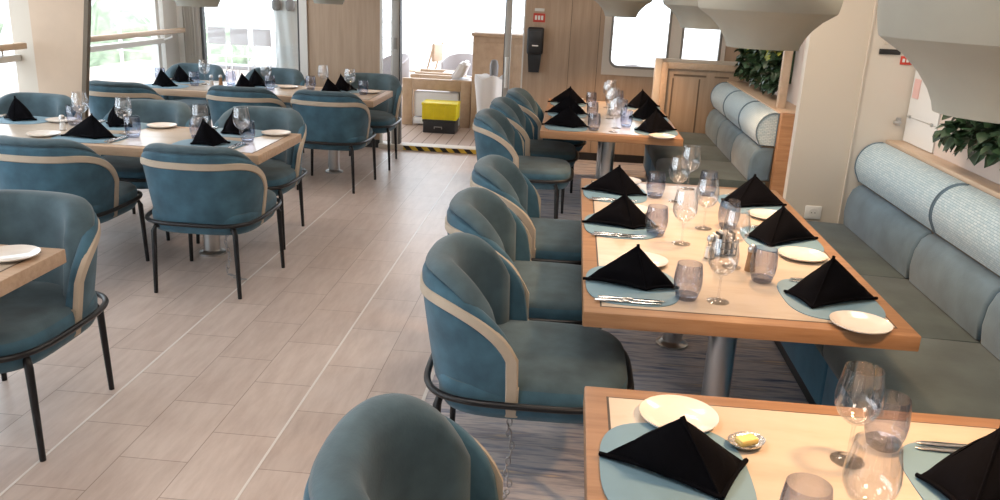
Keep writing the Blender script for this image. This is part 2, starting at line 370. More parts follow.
# corner curtain and dark edge at the left-hand glazed door
b = B(); pr = []
for k in range(25):
    x = -4.235 + 0.175 * k / 24; pr.append((x, YB - 0.045 + 0.018 * math.sin(k * 1.35)))
R0 = [[(x, y, z) for x, y in pr] + [(x, y + 0.012, z) for x, y in pr[::-1]] for z in (0.02, CEIL - 0.02)]
loft(b, R0); cu = finish('curtain', b, M['curtain'], None, 60); tag(cu, 'narrow grey curtain gathered in the far left corner', 'curtain')
# glazed door 1 (left) : frame + pane
def window(name, x0, x1, z0, z1, fw, fm, y=YB, dep=0.06, pane=True):
    b = B()
    bx(b, x0, y, z0, x0 + fw, y + dep, z1); bx(b, x1 - fw, y, z0, x1, y + dep, z1)
    bx(b, x0 + fw, y, z1 - fw, x1 - fw, y + dep, z1); bx(b, x0 + fw, y, z0, x1 - fw, y + dep, z0 + fw)
    o = struct(name, b, fm)
    if pane:
        b = B(); bx(b, x0 + fw, y + dep * 0.4, z0 + fw, x1 - fw, y + dep * 0.4 + 0.006, z1 - fw)
        finish('pane', b, M['pane'], o, 0)
    return o
window('door_1', -4.06, -2.95, 0.0, 2.2, 0.03, M['darkframe'])
b = B(); bx(b, -2.955, YB - 0.02, 0, -2.87, YB + 0.08, 2.2); struct('trim_4', b, M['offwhite'])
# main doorway: side light, post, open leaf with pull handle, right side light
window('window_1', -2.08, -1.935, 0.0, 2.2, 0.022, M['offwhite'])
b = B(); bx(b, -1.935, YB - 0.03, 0, -1.865, YB + 0.09, 2.2, 0.006); d2 = struct('door_2', b, M['greyframe'])
b = B(); bx(b, -1.865, YB - 0.02, 0, -1.853, YB + 0.09, 2.2); finish('seal', b, M['darkframe'], d2)
b = B(); bx(b, -1.92, YB - 0.045, 1.08, -1.885, YB - 0.03, 1.2, 0.004); finish('lock_plate', b, M['gasket'], d2)
b = B(); bx(b, -0.735, YB + 0.0, 0.03, -0.67, YB + 0.05, 2.2, 0.004); d3 = struct('door_3', b, M['greyframe'])
b = B(); bx(b, -0.67, YB + 0.02, 0.05, -0.545, YB + 0.026, 2.2); finish('pane', b, M['pane'], d3, 0)
b = B(); bx(b, -0.742, YB + 0.0, 0.03, -0.735, YB + 0.05, 2.2); finish('seal', b, M['darkframe'], d3, 0)
b = B(); tube(b, [(-0.70, YB - 0.06, 0.74), (-0.70, YB - 0.06, 1.06)], 0.018, 12); tube(b, [(-0.70, YB - 0.06, 0.78), (-0.70, YB + 0.0, 0.78)], 0.01); tube(b, [(-0.70, YB - 0.06, 1.02), (-0.70, YB + 0.0, 1.02)], 0.01)
finish('door_handle', b, M['offwhite'], d3)
b = B(); bx(b, -0.545, YB, 0, -0.53, YB + 0.08, 2.2); struct('trim_5', b, M['offwhite'])
b = B(); bx(b, -2.08, YB - 0.07, 0.0, -0.53, YB + 0.12, 0.055, 0.004); th = struct('trim_6', b, M['cream'])
b = B(); bx(b, -1.80, YB - 0.0725, 0.004, -0.56, YB - 0.0702, 0.05); hz = finish('hazard_tape', b, M['hazard'], None, 0)
tag(hz, 'yellow and black striped tape along the doorway threshold', 'tape')
# windows in the back wall to the right
def round_rect(x0, x1, z0, z1, r, n=6):
    out = []
    for cx, cz, a in ((x1 - r, z1 - r, 0), (x0 + r, z1 - r, 90), (x0 + r, z0 + r, 180), (x1 - r, z0 + r, 270)):
        for k in range(n + 1):
            t = math.radians(a + 90 * k / n); out.append((cx + r * math.cos(t), cz + r * math.sin(t)))
    return out
def ring_frame(bm, outer, inner, y0, y1):
    vs = [[bm.verts.new((x, y, z)) for x, z in prof] for prof in (outer, inner) for y in (y0, y1)]
    n = len(outer); o0, o1, i0, i1 = vs
    for k in range(n):
        j = (k + 1) % n
        bm.faces.new((o0[k], o0[j], i0[j], i0[k])); bm.faces.new((o1[k], i1[k], i1[j], o1[j]))
        bm.faces.new((o0[k], o1[k], o1[j], o0[j])); bm.faces.new((i0[k], i0[j], i1[j], i1[k]))
for i, (x0, x1) in enumerate(((0.30, 1.03), (1.03, 1.56))):
    b = B(); ring_frame(b, round_rect(x0, x1, 0.93, 1.86, 0.002), round_rect(x0 + 0.075, x1 - 0.05, 1.01, 1.79, 0.09), YB - 0.02, YB + 0.1)
    w = struct('window_%d' % (i + 2), b, M['wall'] if i == 0 else M['wall'])
    b = B(); ring_frame(b, round_rect(x0 + 0.07, x1 - 0.045, 1.005, 1.795, 0.095), round_rect(x0 + 0.094, x1 - 0.068, 1.03, 1.77, 0.076), YB - 0.026, YB + 0.03)
    finish('gasket', b, M['gasket'], w)
    b = B(); bx(b, x0 + 0.07, YB + 0.04, 1.0, x1 - 0.045, YB + 0.046, 1.8); finish('pane', b, M['pane'], w, 0)
# left glazed wall
b = B(); bx(b, XL - 0.1, YF, 0, XL, YB, 0.42); bx(b, XL - 0.1, YF, 2.25, XL, YB, CEIL); struct('wall_left', b, M['white'])
b = B()
for y in (-1.0, 0.6, 2.2, 3.8, 5.3): bx(b, XL - 0.06, y, 0.42, XL, y + 0.07, 2.25)
bx(b, XL - 0.06, 8.62, 0.42, XL + 0.01, 8.69, 2.25); struct('window_4', b, M['offwhite'])
b = B(); bx(b, XL - 0.04, YF, 0.42, XL - 0.034, YB - 0.3, 2.25); struct('window_5', b, M['pane'], None, 0)
b = B(); bx(b, XL - 0.08, 8.74, 0, XL + 0.03, YB, CEIL); struct('wall_left_post', b, M['white'])
b = B(); bx(b, XL - 0.03, YF, 1.04, XL + 0.05, 8.70, 1.09); struct('window_sill', b, M['white'])
def rail(y0, y1, label):
    t = thing('handrail', label, 'handrail', (XL + 0.14, y0, 1.17))
    b = B(); bx(b, -0.035, 0, -0.025, 0.035, y1 - y0, 0.022, 0.009, 3); finish('rail', b, M['ledge'], t)
    n = max(2, int((y1 - y0) / 0.9))
    for k in range(n):
        y = 0.25 + (y1 - y0 - 0.5) * k / (n - 1); b = B(); tube(b, [(0, y, -0.025), (0, y, -0.06), (-0.10, y, -0.10)], 0.009); finish('bracket', b, M['offwhite'], t)
rail(6.75, 8.93, 'oak handrail along the left window behind the window table')
rail(3.6, 6.22, 'oak handrail cut off by the left picture edge beside the column')
# tan column between the left windows
b = B()
loft(b, [[(-4.18, 6.3, 0), (xr, 6.3, 0), (xr, 6.345, 0), (-4.18, 6.345, 0)] for xr in (-3.93,)] + [[(-4.18, 6.3, CEIL), (-3.60, 6.3, CEIL), (-3.60, 6.345, CEIL), (-4.18, 6.345, CEIL)]])
col = struct('column', b, M['column'])
b = B(); loft(b, [[(-3.93, 6.285, 0), (-3.895, 6.285, 0), (-3.895, 6.33, 0), (-3.93, 6.33, 0)], [(-3.60, 6.285, CEIL), (-3.565, 6.285, CEIL), (-3.565, 6.33, CEIL), (-3.60, 6.33, CEIL)]]); finish('edge_trim', b, M['dark_trim'], col)
b = B(); bx(b, XL + 0.0, 6.31, 0, -4.18, 6.345, CEIL); finish('side_panel', b, M['column_side'], col)
# partition with cupboard door between the two benches
b = B(); bx(b, 1.365, 5.15, 0, 1.70, 5.22, CEIL); struct('partition', b, M['cream'])
b = B(); bx(b, 1.703, 5.145, 0, XR, 5.21, CEIL); d4 = struct('door_4', b, M['wall'])
b = B(); bx(b, 1.698, 5.135, 0, 1.706, 5.15, CEIL); finish('door_gap', b, M['cream'], d4, 0)
b = B(); tube(b, [(1.945, 5.145, 1.10), (1.945, 5.105, 1.10), (1.905, 5.100, 1.10)], 0.008); bx(b, 1.93, 5.138, 1.075, 1.96, 5.145, 1.125, 0.003); finish('door_handle', b, M['steel'], d4)
o = B(); bx(o, 1.765, 5.133, 1.485, 1.885, 5.145, 1.515, 0.002); tag(finish('door_plate', o, M['blackmat']), 'dark horizontal nameplate on the cream door', 'sign')
o = B(); bx(o, 1.785, 5.135, 1.54, 1.815, 5.145, 1.58, 0.003); tag(finish('switch_plate', o, M['cream']), 'small beige square plate above the dark nameplate', 'plate')
t = thing('red_placard', 'red placard with white marks on the cream door beside the lamp', 'sign', (1.925, 5.145, 1.455))
b = B(); bx(b, -0.032, -0.008, -0.024, 0.045, 0.0, 0.024, 0.002); finish('plate', b, M['red'], t)
for k in range(3):
    b = B(); bx(b, -0.022 + k * 0.022, -0.0095, -0.010, -0.008 + k * 0.022, -0.008, 0.010); finish('mark', b, M['white'], t)
# outlet
t = thing('wall_socket', 'white wall socket on the cream partition above the bench seat', 'socket', (1.54, 5.15, 0.515))
b = B(); bx(b, -0.05, -0.012, -0.042, 0.05, 0, 0.042, 0.006); finish('cover_plate', b, M['white'], t)
b = B(); tube(b, [(0.0, -0.0125, 0), (0.0, -0.0145, 0)], 0.028, 20); finish('socket_face', b, M['offwhite'], t)
for s in (-1, 1):
    b = B(); tube(b, [(s * 0.01, -0.0145, 0), (s * 0.01, -0.0155, 0)], 0.0035, 8); finish('pin_hole', b, M['darkframe'], t)

# right-hand niche above the near bench
b = B(); bx(b, 1.985, 4.70, 0.995, XR - 0.004, 5.13, 2.3); np_ = thing('white_glass_panel', 'white glass wall panel with steel studs beside the cream door', 'panel', (0, 0, 0)); finish('sheet', b, M['frosted'], np_)
for y in (5.08, 4.76):
    for z in (1.14, 1.44):
        b = B(); tube(b, [(1.985, y, z), (1.975, y, z)], 0.009, 10); finish('stud', b, M['steel'], np_)
b = B(); bx(b, 1.9835, 4.70, 1.136, 1.985, 5.14, 1.140); bx(b, 1.9835, 4.70, 1.436, 1.985, 5.14, 1.44); finish('joint_line', b, M['greyframe'], np_)
o = B(); bx(o, 1.980, 5.015, 1.25, 1.984, 5.10, 1.36); nt_ = finish('paper_notice', o, M['pink'], None, 0); tag(nt_, 'pinkish paper notice stuck on the white glass panel', 'notice')
b = B(); bx(b, 1.895, 0.2, 0.955, XR, 5.14, 0.992, 0.004); struct('trim_7', b, M['ledge'])
b = B(); bx(b, 1.99, 0.2, 0.992, XR, 4.69, 2.3); struct('wall_niche', b, M['backing'])
# niche and corridor behind the partition
b = B(); bx(b, 1.76, 5.25, 0, XR, 6.56, CEIL); struct('wall_corridor', b, M['white'])
b = B(); bx(b, 1.76, 6.56, 0, XR, YB, CEIL); struct('wall_right_far', b, M['backing'])
b = B(); bx(b, 1.525, 6.25, 0.945, 1.76, YB, 0.98, 0.004); struct('trim_8', b, M['ledge'])
b = B(); bx(b, 1.56, 6.50, 0.98, 1.62, 6.56, CEIL, 0.004); struct('trim_9', b, M['ledge'])
b = B(); bx(b, 1.525, 6.18, 0, 1.76, 6.25, 0.98, 0.004); struct('trim_10', b, M['wood'])

# ------------------------------------------------------------------ wall plants
def plant(name, label, x, y0, y1, z0, z1, n, seed):
    rnd = random.Random(seed)
    t = thing(name, label, 'plant', (x, y0, z0))
    b = B(); bx(b, -0.03, 0.04, 0.06, 0.0, y1 - y0 - 0.04, z1 - z0, 0.004); finish('wall_panel', b, M['leaf'], t)
    b1, b2 = B(), B()
    for i in range(n):
        y = rnd.uniform(0, y1 - y0); z = rnd.uniform(0, z1 - z0); d = rnd.uniform(0.03, 0.15)
        L = rnd.uniform(0.05, 0.10); w = L * rnd.uniform(0.32, 0.45)
        dirv = Vector((-rnd.uniform(0.2, 1.0), rnd.uniform(-1, 1), rnd.uniform(-1.0, 0.5))).normalized()
        side = dirv.cross(Vector((rnd.uniform(-.5, .5), rnd.uniform(-.5, .5), 1))).normalized(); nor = side.cross(dirv)
        p = Vector((-d, y, z)); bb = b2 if (rnd.random() < 0.13 and z > (z1 - z0) * 0.35) else b1
        spine = [p + dirv * L * s + nor * (-0.25 * L * s * s) for s in (0, .3, .65, 1)]
        wd = (0.15, 1, .8, 0)
        V = [(bb.verts.new(q - side * w * k + nor * 0.15 * w * k), bb.verts.new(q), bb.verts.new(q + side * w * k + nor * 0.15 * w * k)) if k > 0 else (bb.verts.new(q),) for q, k in zip(spine, wd)]
        for A, D in zip(V, V[1:]):
            if len(D) == 3:
                bb.faces.new((A[0], A[1], D[1], D[0])); bb.faces.new((A[1], A[2], D[2], D[1]))
            else: bb.faces.new((A[0], A[1], D[0])); bb.faces.new((A[1], A[2], D[0]))
    finish('foliage', b1, M['leaf'], t, 180); finish('lime_foliage', b2, M['leaf2'], t, 180)
    for i in range(5):                                           # hanging stems at the lower edge
        y = (i + .5) / 5 * (y1 - y0); b = B(); tube(b, [(-0.03, y, 0.08), (-0.09, y + .01, 0.02), (-0.11, y + .02, -0.06)], 0.003, 5); finish('stem', b, M['leaf'], t)
plant('living_wall', 'green leafy wall planting with lime leaves above the far bench', 1.76, 6.95, 8.5, 1.06, 1.75, 1500, 3)
plant('living_wall', 'dark green leafy planting above the near bench at right edge', 1.99, 3.0, 4.36, 1.14, 1.75, 1300, 5)

# ------------------------------------------------------------------ chairs
def chair_plan(phi, a, bb, e=2.5):
    s, c = math.sin(phi), math.cos(phi)
    return math.copysign(abs(s) ** (2 / e), s) * a, -abs(c) ** (2 / e) * bb
def arc_tab(a, bb, n):
    pts = [chair_plan(-PI / 2 + PI * i / (n - 1), a, bb) for i in range(n)]
    d = [0]
    for p, q in zip(pts, pts[1:]): d.append(d[-1] + math.dist(p, q))
    return d
def make_chair():
    t = thing('dining_chair', '', 'chair')
    A_, B_ = 0.345, 0.365
    n = 57; d = arc_tab(A_, B_, n); tot = d[-1]
    # resample phi evenly along the arc
    phis = []
    for i in range(n):
        s = tot * i / (n - 1); k = max(j for j in range(n) if d[j] <= s + 1e-9); k = min(k, n - 2)
        f = (s - d[k]) / max(1e-9, d[k + 1] - d[k]); phis.append(-PI / 2 + PI * (k + f) / (n - 1))
    lean = lambda z: 0.82 + 0.18 * min(1.0, max(0.0, (z - 0.36) / 0.40)) ** 0.8
    # seat pad
    b = B(); rings = []
    for z, k in ((0.36, 0.86), (0.365, 0.93), (0.39, 0.97), (0.455, 0.985), (0.48, 0.97), (0.496, 0.92), (0.503, 0.82), (0.506, 0.5)):
        rings.append(sellipse(0.307 * k, 0.342 * k, 64, 3.8, z, 0, 0.043))
    loft(b, rings)
    for fc in b.faces: fc.material_index = 1 if fc.calc_center_median().z < 0.482 else 0
    finish('seat', b, [M['velvet_pad'], M['velvet']], t, 180)
    # outer shell, its rim rising above the beige band
    def curve(i, top, r, h):
        q = tot * i / (n - 1); e = min(q, tot - q)
        return top if e >= r else top - h + h * math.sqrt(max(0, 1 - ((r - e) / r) ** 2))
    rim = lambda i: curve(i, 0.828, 0.40, 0.31)
    bnd = lambda i: curve(i, 0.765, 0.33, 0.265)
    TH = 0.05
    b = B(); rings = []
    for i, ph in enumerate(phis):
        zt = rim(i); zb = 0.372; ring = []
        for off, zz in [(0, zb + (zt - 0.02 - zb) * j / 7) for j in range(8)] + [(0.006, zt - 0.006), (0.018, zt), (TH - 0.018, zt), (TH - 0.006, zt - 0.006)] + [(TH, zt - 0.02 - (zt - 0.02 - zb) * j / 3) for j in range(4)]:
            zz = max(zz, zb); k = lean(zz) * (0.96 if zz <= zb else 1); x, y = chair_plan(ph, A_ - off, B_ - off); ring.append((x * k, y * k, zz))
        rings.append(ring)
    loft(b, rings); finish('shell', b, M['velvet'], t, 60)
    # beige band: a flat strip on the outside, dropping down the front edges of the arms
    def on(i, zz, ds=0.0):
        ph = phis[i]; k = lean(zz); x, y = chair_plan(ph, A_, B_)
        nn = Vector((math.copysign(abs(x / A_) ** 1.5 / A_, x), math.copysign(abs(y / B_) ** 1.5 / B_, y), 0)).normalized()
        return Vector((x * k, y * k - ds, zz)), nn
    path = [on(i, bnd(i)) for i in range(1, n - 1)]
    e0 = [on(0, zz, 0.018) for zz in (0.375, 0.42, 0.46)]; e1 = [on(n - 1, zz, 0.018) for zz in (0.46, 0.42, 0.375)]
    path = e0 + path + e1
    b = B(); rings = []; L = len(path)
    for i, (p, nn) in enumerate(path):
        T = (path[min(i + 1, L - 1)][0] - path[max(i - 1, 0)][0]).normalized(); bi = T.cross(nn).normalized()
        if bi.dot(Vector((0, 0.6, 1))) < 0: bi = -bi
        h = 0.019; hh = 0.022 if min(i, L - 1 - i) < 4 else h
        rings.append([p + nn * u + bi * v for u, v in ((-0.012, -h), (-0.012, hh), (0.002, hh), (0.007, hh - 0.004), (0.007, -h + 0.004), (0.002, -h))])
    loft(b, rings); finish('piping_band', b, M['band'], t, 40)
    for sg, i in ((-1, 0), (1, n - 1)):                              # beige facing on the front edge of each arm
        b = B(); zt = rim(i) - 0.03; rr = []
        for zz in (0.375, 0.45, zt - 0.03, zt):
            k = lean(zz); rr.append([(sg * (A_ + 0.006) * k, -0.012, zz), (sg * (A_ + 0.006) * k, 0.006, zz), (sg * (A_ - TH + 0.004) * k, 0.006, zz), (sg * (A_ - TH + 0.004) * k, -0.012, zz)])
        loft(b, rr); finish('arm_facing', b, M['band'], t, 40)
    # tall domed back cushion
    b = B(); rings = []; m = 49
    for i in range(m):
        u = -1 + 2 * i / (m - 1); ph = math.radians(79) * u
        zb = 0.45
        endk = 1.0 - 0.65 * max(0, (abs(u) - 0.86) / 0.14) ** 2
        fi = (ph + PI / 2) / PI * (n - 1); i0 = min(n - 2, int(fi)); zr = rim(i0) + (rim(i0 + 1) - rim(i0)) * (fi - i0); zt = zr + 0.040 - 0.05 * abs(u) ** 8
        ring = []
        for q in range(20):
            ang = 2 * PI * q / 20; cu, cv = math.cos(ang), math.sin(ang)
            su = math.copysign(abs(cu) ** 0.75, cu); sv = math.copysign(abs(cv) ** 0.25, cv)
            zz = (zt + zb) / 2 + sv * (zt - zb) / 2
            g = min(1, max(0, (zz - zr + 0.004) / 0.012)); g = g * g * (3 - 2 * g)
            o_out = (TH - 0.004) * (1 - g) + 0.002 * g
            o_in = TH + 0.065 * endk
            off = o_out + (o_in - o_out) * (1 - su) / 2
            k = lean(min(zz, 0.80)); x, y = chair_plan(ph, A_ - off, B_ - off); ring.append((x * k, y * k, zz))
        rings.append(ring)
    loft(b, rings); finish('back_cushion', b, M['velvet_pad'], t, 180)
    # metal ring and legs
    b = B(); tube(b, sellipse(0.323, 0.362, 64, 3.6, 0.432, 0, 0.030), 0.0125, 8, True); finish('frame_ring', b, M['black'], t, 60)
    for sx, sy in ((-1, -1), (1, -1), (-1, 1), (1, 1)):
        b = B(); x0, y0 = (0.235, -0.275) if sy < 0 else (0.288, 0.285)
        tube(b, [(sx * (x0 - 0.055), y0 * 0.84, 0.385), (sx * (x0 - 0.01), y0 * 0.97, 0.40), (sx * x0, y0, 0.37), (sx * (x0 + 0.012), y0 * 1.03, 0.0)], [0.013, 0.015, 0.0155, 0.0115], 10)
        finish('leg', b, M['black'], t, 60)
    return t
CH = Proto(make_chair)
GC = 'blue velvet tub dining chairs'
R = math.radians
chairs = [
    # x, y, rotation (0 faces +y), label
    (-0.10, 1.46, -90, 'blue velvet tub chair pulled up to the front table, cropped below'),
    (-0.11, 2.79, -90, 'nearest blue velvet chair on the aisle side of the middle bench table'),
    (-0.14, 3.55, -90, 'second blue velvet chair along the aisle side of the middle bench table'),
    (-0.13, 4.36, -90, 'farthest blue velvet chair on the aisle side of the middle bench table'),
    (-0.34, 6.20, -90, 'nearest blue velvet chair on the aisle side of the far bench table'),
    (-0.30, 6.97, -90, 'second blue velvet chair along the aisle side of the far bench table'),
    (-0.23, 7.72, -90, 'farthest blue velvet chair on the aisle side of the far bench table'),
    (-2.16, 2.86, 180, 'blue velvet tub chair facing the camera behind the corner table at left'),
    (-2.04, 4.58, 0, 'blue velvet chair seen from behind at right end of the left table'),
    (-2.90, 4.52, 0, 'blue velvet chair seen from behind at left picture edge, left table'),
    (-2.16, 5.53, 180, 'blue velvet chair facing camera on far side of left table, right end'),
    (-2.98, 5.55, 180, 'blue velvet chair facing camera at middle of the left table'),
    (-3.86, 5.55, 180, 'blue velvet chair facing camera in front of the tan column'),
    (-2.06, 7.18, 0, 'blue velvet chair seen from behind at aisle end of the window table'),
    (-2.79, 7.15, 0, 'blue velvet chair seen from behind at middle of the window table'),
    (-3.80, 7.02, 0, 'blue velvet chair seen from behind partly hidden by the tan column'),
    (-2.02, 8.20, 180, 'blue velvet chair facing camera before the oak wall, window table'),
    (-3.02, 8.22, 180, 'blue velvet chair facing camera below the wrapped bundle outside'),
    (-3.86, 8.22, 180, 'blue velvet chair facing camera in the far left window corner'),
]
chair_objs = []
for x, y, r, lab in chairs: chair_objs.append(CH.put((x, y, 0.0 if x < -0.6 else 0.004), R(r), lab, GC))
def chain(parent, x, y):
    b = B(); z = 0.36
    pts = [(x + 0.012 * math.sin(k * 0.9), y + 0.008 * math.cos(k), 0.365 - 0.026 * k) for k in range(13)] + [(x + 0.008 + 0.02 * k, y - 0.008 * k, 0.03 - 0.006 * min(k, 2) + 0.003 * (k % 2)) for k in range(6)]
    for k, p in enumerate(pts):
        ring = []
        flat = k > 12
        for q in range(14):
            a = 2 * PI * q / 14; u, v = 0.0085 * math.cos(a), 0.0165 * math.sin(a)
            if flat: ring.append((p[0] + v, p[1] + u, p[2]))
            elif k % 2: ring.append((p[0] + u, p[1], p[2] + v))
            else: ring.append((p[0], p[1] + u, p[2] + v))
        tube(b, ring, 0.0028, 6, True)
    o = finish('anchor_chain', b, M['chain'], parent, 60); o['label'] = 'steel anchor chain under the seat'
chain(chair_objs[1], 0.20, -0.02); chain(chair_objs[8], 0.06, 0.02); chain(chair_objs[7], 0.12, 0.05)

# ------------------------------------------------------------------ tables
def table(name_label, x0, x1, y0, y1, peds, wood, along):
    cx, cy = (x0 + x1) / 2, (y0 + y1) / 2
    t = thing('dining_table', name_label, 'table', (cx, cy, 0), 0, 'oak dining tables with cream inlays')
    hx, hy = (x1 - x0) / 2, (y1 - y0) / 2
    b = B(); bx(b, -hx, -hy, 0.695, hx, hy, 0.75, 0.005, 2); top = finish('tabletop', b, wood, t, 40)
    e = 0.062
    b = B()
    bx(b, -hx + e - .006, -hy + e - .006, 0.748, hx - e + .006, hy - e + .006, 0.7505); finish('groove', b, M['groove'], top, 0)
    b = B(); bx(b, -hx + e, -hy + e, 0.748, hx - e, hy - e, 0.7515); finish('inlay', b, M['inlay'], top, 0)
    for px, py in peds:
        b = B(); lathe(b, [(0, 0.0), (0.085, 0.0), (0.085, 0.012), (0.06, 0.02), (0.052, 0.03)], 28, px - cx, py - cy)
        lathe(b, [(0.052, 0.03), (0.052, 0.66), (0.10, 0.67), (0.10, 0.695), (0, 0.695)], 28, px - cx, py - cy); finish('pedestal', b, M['steel'], t, 40)
    return t
table('front oak table with cream inlay cropped by the lower right corner', 0.09, 1.18, 0.45, 2.03, [(0.63, 0.85), (0.63, 1.65)], M['wood'], 'y')
table('middle oak bench table laid for six in front of the near bench', 0.09, 1.17, 2.57, 4.64, [(0.63, 2.95), (0.62, 4.12)], M['wood'], 'y')
table('far oak bench table before the back wall and far bench', -0.21, 0.85, 6.20, 8.20, [(0.33, 6.72), (0.33, 7.65)], M['wood'], 'y')
table('oak table cropped by the left picture edge with one plate at its corner', -3.4, -1.84, 1.85, 2.82, [(-2.7, 2.3)], M['wood_left'], 'x')
table('left oak table with five chairs in front of the tan column', -4.12, -1.80, 4.69, 5.49, [(-2.28, 5.057), (-3.4, 5.057)], M['wood_left'], 'x')
table('far left oak window table in front of the glazed door', -4.05, -1.73, 7.28, 8.10, [(-2.21, 7.69), (-3.3, 7.69)], M['wood_left'], 'x')

# ------------------------------------------------------------------ tableware
def make_mat():
    b = B(); r = []
    for z, k in ((0, 1), (0.003, 1), (0.0035, 0.99)): r.append(sellipse(0.21 * k, 0.165 * k, 48, 3.0, z))
    loft(b, r); o = finish('placemat', b, M['mat_blue'], None, 40); return tag(o, '', 'placemat')
def make_napkin(kind):
    rnd = random.Random(11 + kind)
    if kind == 0: F_, L_, Rr, P_ = (0.05, -0.06, 0), (-0.175, 0.0, 0), (0.165, -0.015, 0), (0.01, 0.03, 0.14)
    elif kind == 1: F_, L_, Rr, P_ = (-0.085, -0.125, 0), (-0.15, 0.02, 0), (0.17, 0.03, 0), (0.0, 0.03, 0.145)
    elif kind == 3: F_, L_, Rr, P_ = (0.085, -0.10, 0), (-0.165, 0.035, 0), (0.165, 0.06, 0), (0.0, -0.005, 0.135)
    else: F_, L_, Rr, P_ = (0.02, -0.09, 0), (-0.105, 0.0, 0), (0.125, 0.0, 0), (-0.025, 0.02, 0.15)
    F_, L_, Rr, P_ = map(Vector, (F_, L_, Rr, P_))
    b = B(); n = 10
    def tri(a, c, p, bulge, sgn):
        nor = (c - a).cross(p - a).normalized() * sgn; g = {}
        for i in range(n + 1):
            for j in range(n + 1 - i):
                u, v = i / n, j / n; w = 1 - u - v
                q = a * w + c * u + p * v
                k = 27 * u * v * w
                q = q + nor * (bulge * k + 0.004 * math.sin(9 * u + 6 * v + kind)) * (1 if w * u > 0 else 0.3)
                if v == 0: q = q + Vector((0, 0, 0.010 * math.sin(PI * u) + 0.0005))
                g[i, j] = b.verts.new(q)
        for i in range(n):
            for j in range(n - i):
                b.faces.new((g[i, j], g[i + 1, j], g[i, j + 1]))
                if i + j < n - 1: b.faces.new((g[i + 1, j], g[i + 1, j + 1], g[i, j + 1]))
    tri(L_, F_, P_, 0.016, 1); tri(F_, Rr, P_, 0.020, 1); 
    Bk = Vector((0.0, 0.12, 0)); tri(Rr, Bk, P_, 0.010, 1); tri(Bk, L_, P_, 0.010, 1)
    bmesh.ops.remove_doubles(b, verts=b.verts, dist=0.0012)
    # rolled hems along the ridge and the front lower edges
    def hem(a, c, r):
        pts = [a.lerp(c, s / 8) + Vector((0, 0, 0.010 * math.sin(PI * s / 8) + 0.0068)) for s in range(9)]; tube(b, pts, r, 6)
    hem(L_, F_, 0.006); hem(F_, Rr, 0.006)
    tube(b, [F_.lerp(P_, s / 6) + Vector((0, -0.001, 0.003)) for s in range(7)], [0.003, 0.003, 0.003, 0.003, 0.003, 0.004, 0.006], 6)
    o = finish('napkin', b, M['napkin'], None, 50); return tag(o, '', 'napkin')
def make_plate():
    b = B(); lathe(b, [(0, 0.004), (0.06, 0.004), (0.066, 0.006), (0.094, 0.016), (0.097, 0.018), (0.096, 0.014), (0.068, 0.001), (0.055, 0.0), (0, 0.0)], 40)
    o = finish('bread_plate', b, M['china'], None, 50); return tag(o, '', 'plate')
def make_wine():
    t = thing('wine_glass', '', 'wine glass')
    b = B(); lathe(b, [(0.0, 0.0), (0.038, 0.0), (0.0385, 0.002), (0.03, 0.004), (0.008, 0.010), (0.0045, 0.018)], 28); finish('foot', b, M['glass'], t, 60)
    b = B(); lathe(b, [(0.0045, 0.018), (0.0038, 0.05), (0.004, 0.085), (0.007, 0.097)], 12); finish('stem', b, M['glass'], t, 60)
    b = B(); lathe(b, [(0.007, 0.097), (0.024, 0.103), (0.040, 0.118), (0.0495, 0.138), (0.052, 0.158), (0.050, 0.182), (0.0445, 0.212), (0.0415, 0.232), (0.0403, 0.232), (0.0432, 0.211), (0.0487, 0.182), (0.0505, 0.158), (0.048, 0.139), (0.039, 0.1205), (0.023, 0.1065), (0, 0.102)], 32); finish('bowl', b, M['glass'], t, 60)
    return t
def make_tumbler():
    t = thing('tumbler', '', 'tumbler')
    b = B(); lathe(b, [(0.030, 0.009), (0.036, 0.016), (0.0415, 0.035), (0.044, 0.058), (0.0425, 0.085), (0.038, 0.116), (0.037, 0.116), (0.0415, 0.085), (0.043, 0.058), (0.0405, 0.037)], 32); finish('body', b, M['tumbler'], t, 60)
    b = B(); lathe(b, [(0, 0.0), (0.028, 0.0), (0.033, 0.005), (0.036, 0.016), (0.024, 0.014), (0, 0.012)], 32); finish('base', b, M['tumbler_base'], t, 60)
    return t
def make_knife():
    b = B()
    prof = [(-0.115, 0.006), (-0.112, 0.009), (-0.02, 0.0075), (-0.005, 0.006), (0.01, 0.0095), (0.06, 0.0105), (0.095, 0.008), (0.112, 0.002)]
    rings = []
    for y, w in prof:
        h = 0.0045 if y < 0 else 0.0012
        rings.append([(w * math.cos(a), y, 0.0045 + h * math.sin(a)) for a in [2 * PI * k / 10 for k in range(10)]])
    loft(b, rings); o = finish('table_knife', b, M['cutlery'], None, 50); return tag(o, '', 'knife')
def make_shaker():
    t = thing('salt_shaker', '', 'shaker')
    b = B(); lathe(b, [(0, 0), (0.021, 0), (0.0225, 0.004), (0.019, 0.04), (0.0165, 0.07), (0.0165, 0.075)], 20); finish('glass_body', b, M['glass'], t, 60)
    b = B(); lathe(b, [(0, 0.003), (0.019, 0.004), (0.0165, 0.045), (0, 0.047)], 16); finish('salt', b, M['salt'], t, 60)
    b = B(); lathe(b, [(0.0175, 0.072), (0.018, 0.085), (0.014, 0.094), (0.006, 0.098), (0, 0.0985)], 20); finish('cap', b, M['steel'], t, 60)
    return t
def make_mill():
    t = thing('pepper_shaker', '', 'shaker')
    b = B(); lathe(b, [(0, 0), (0.02, 0), (0.021, 0.004), (0.0165, 0.045), (0.015, 0.075), (0.0155, 0.078), (0, 0.08)], 20); finish('body', b, M['pepmill'], t, 60)
    b = B(); lathe(b, [(0.0165, 0.078), (0.0175, 0.09), (0.013, 0.101), (0.005, 0.106), (0, 0.1065)], 20); finish('cap', b, M['steel'], t, 60)
    return t
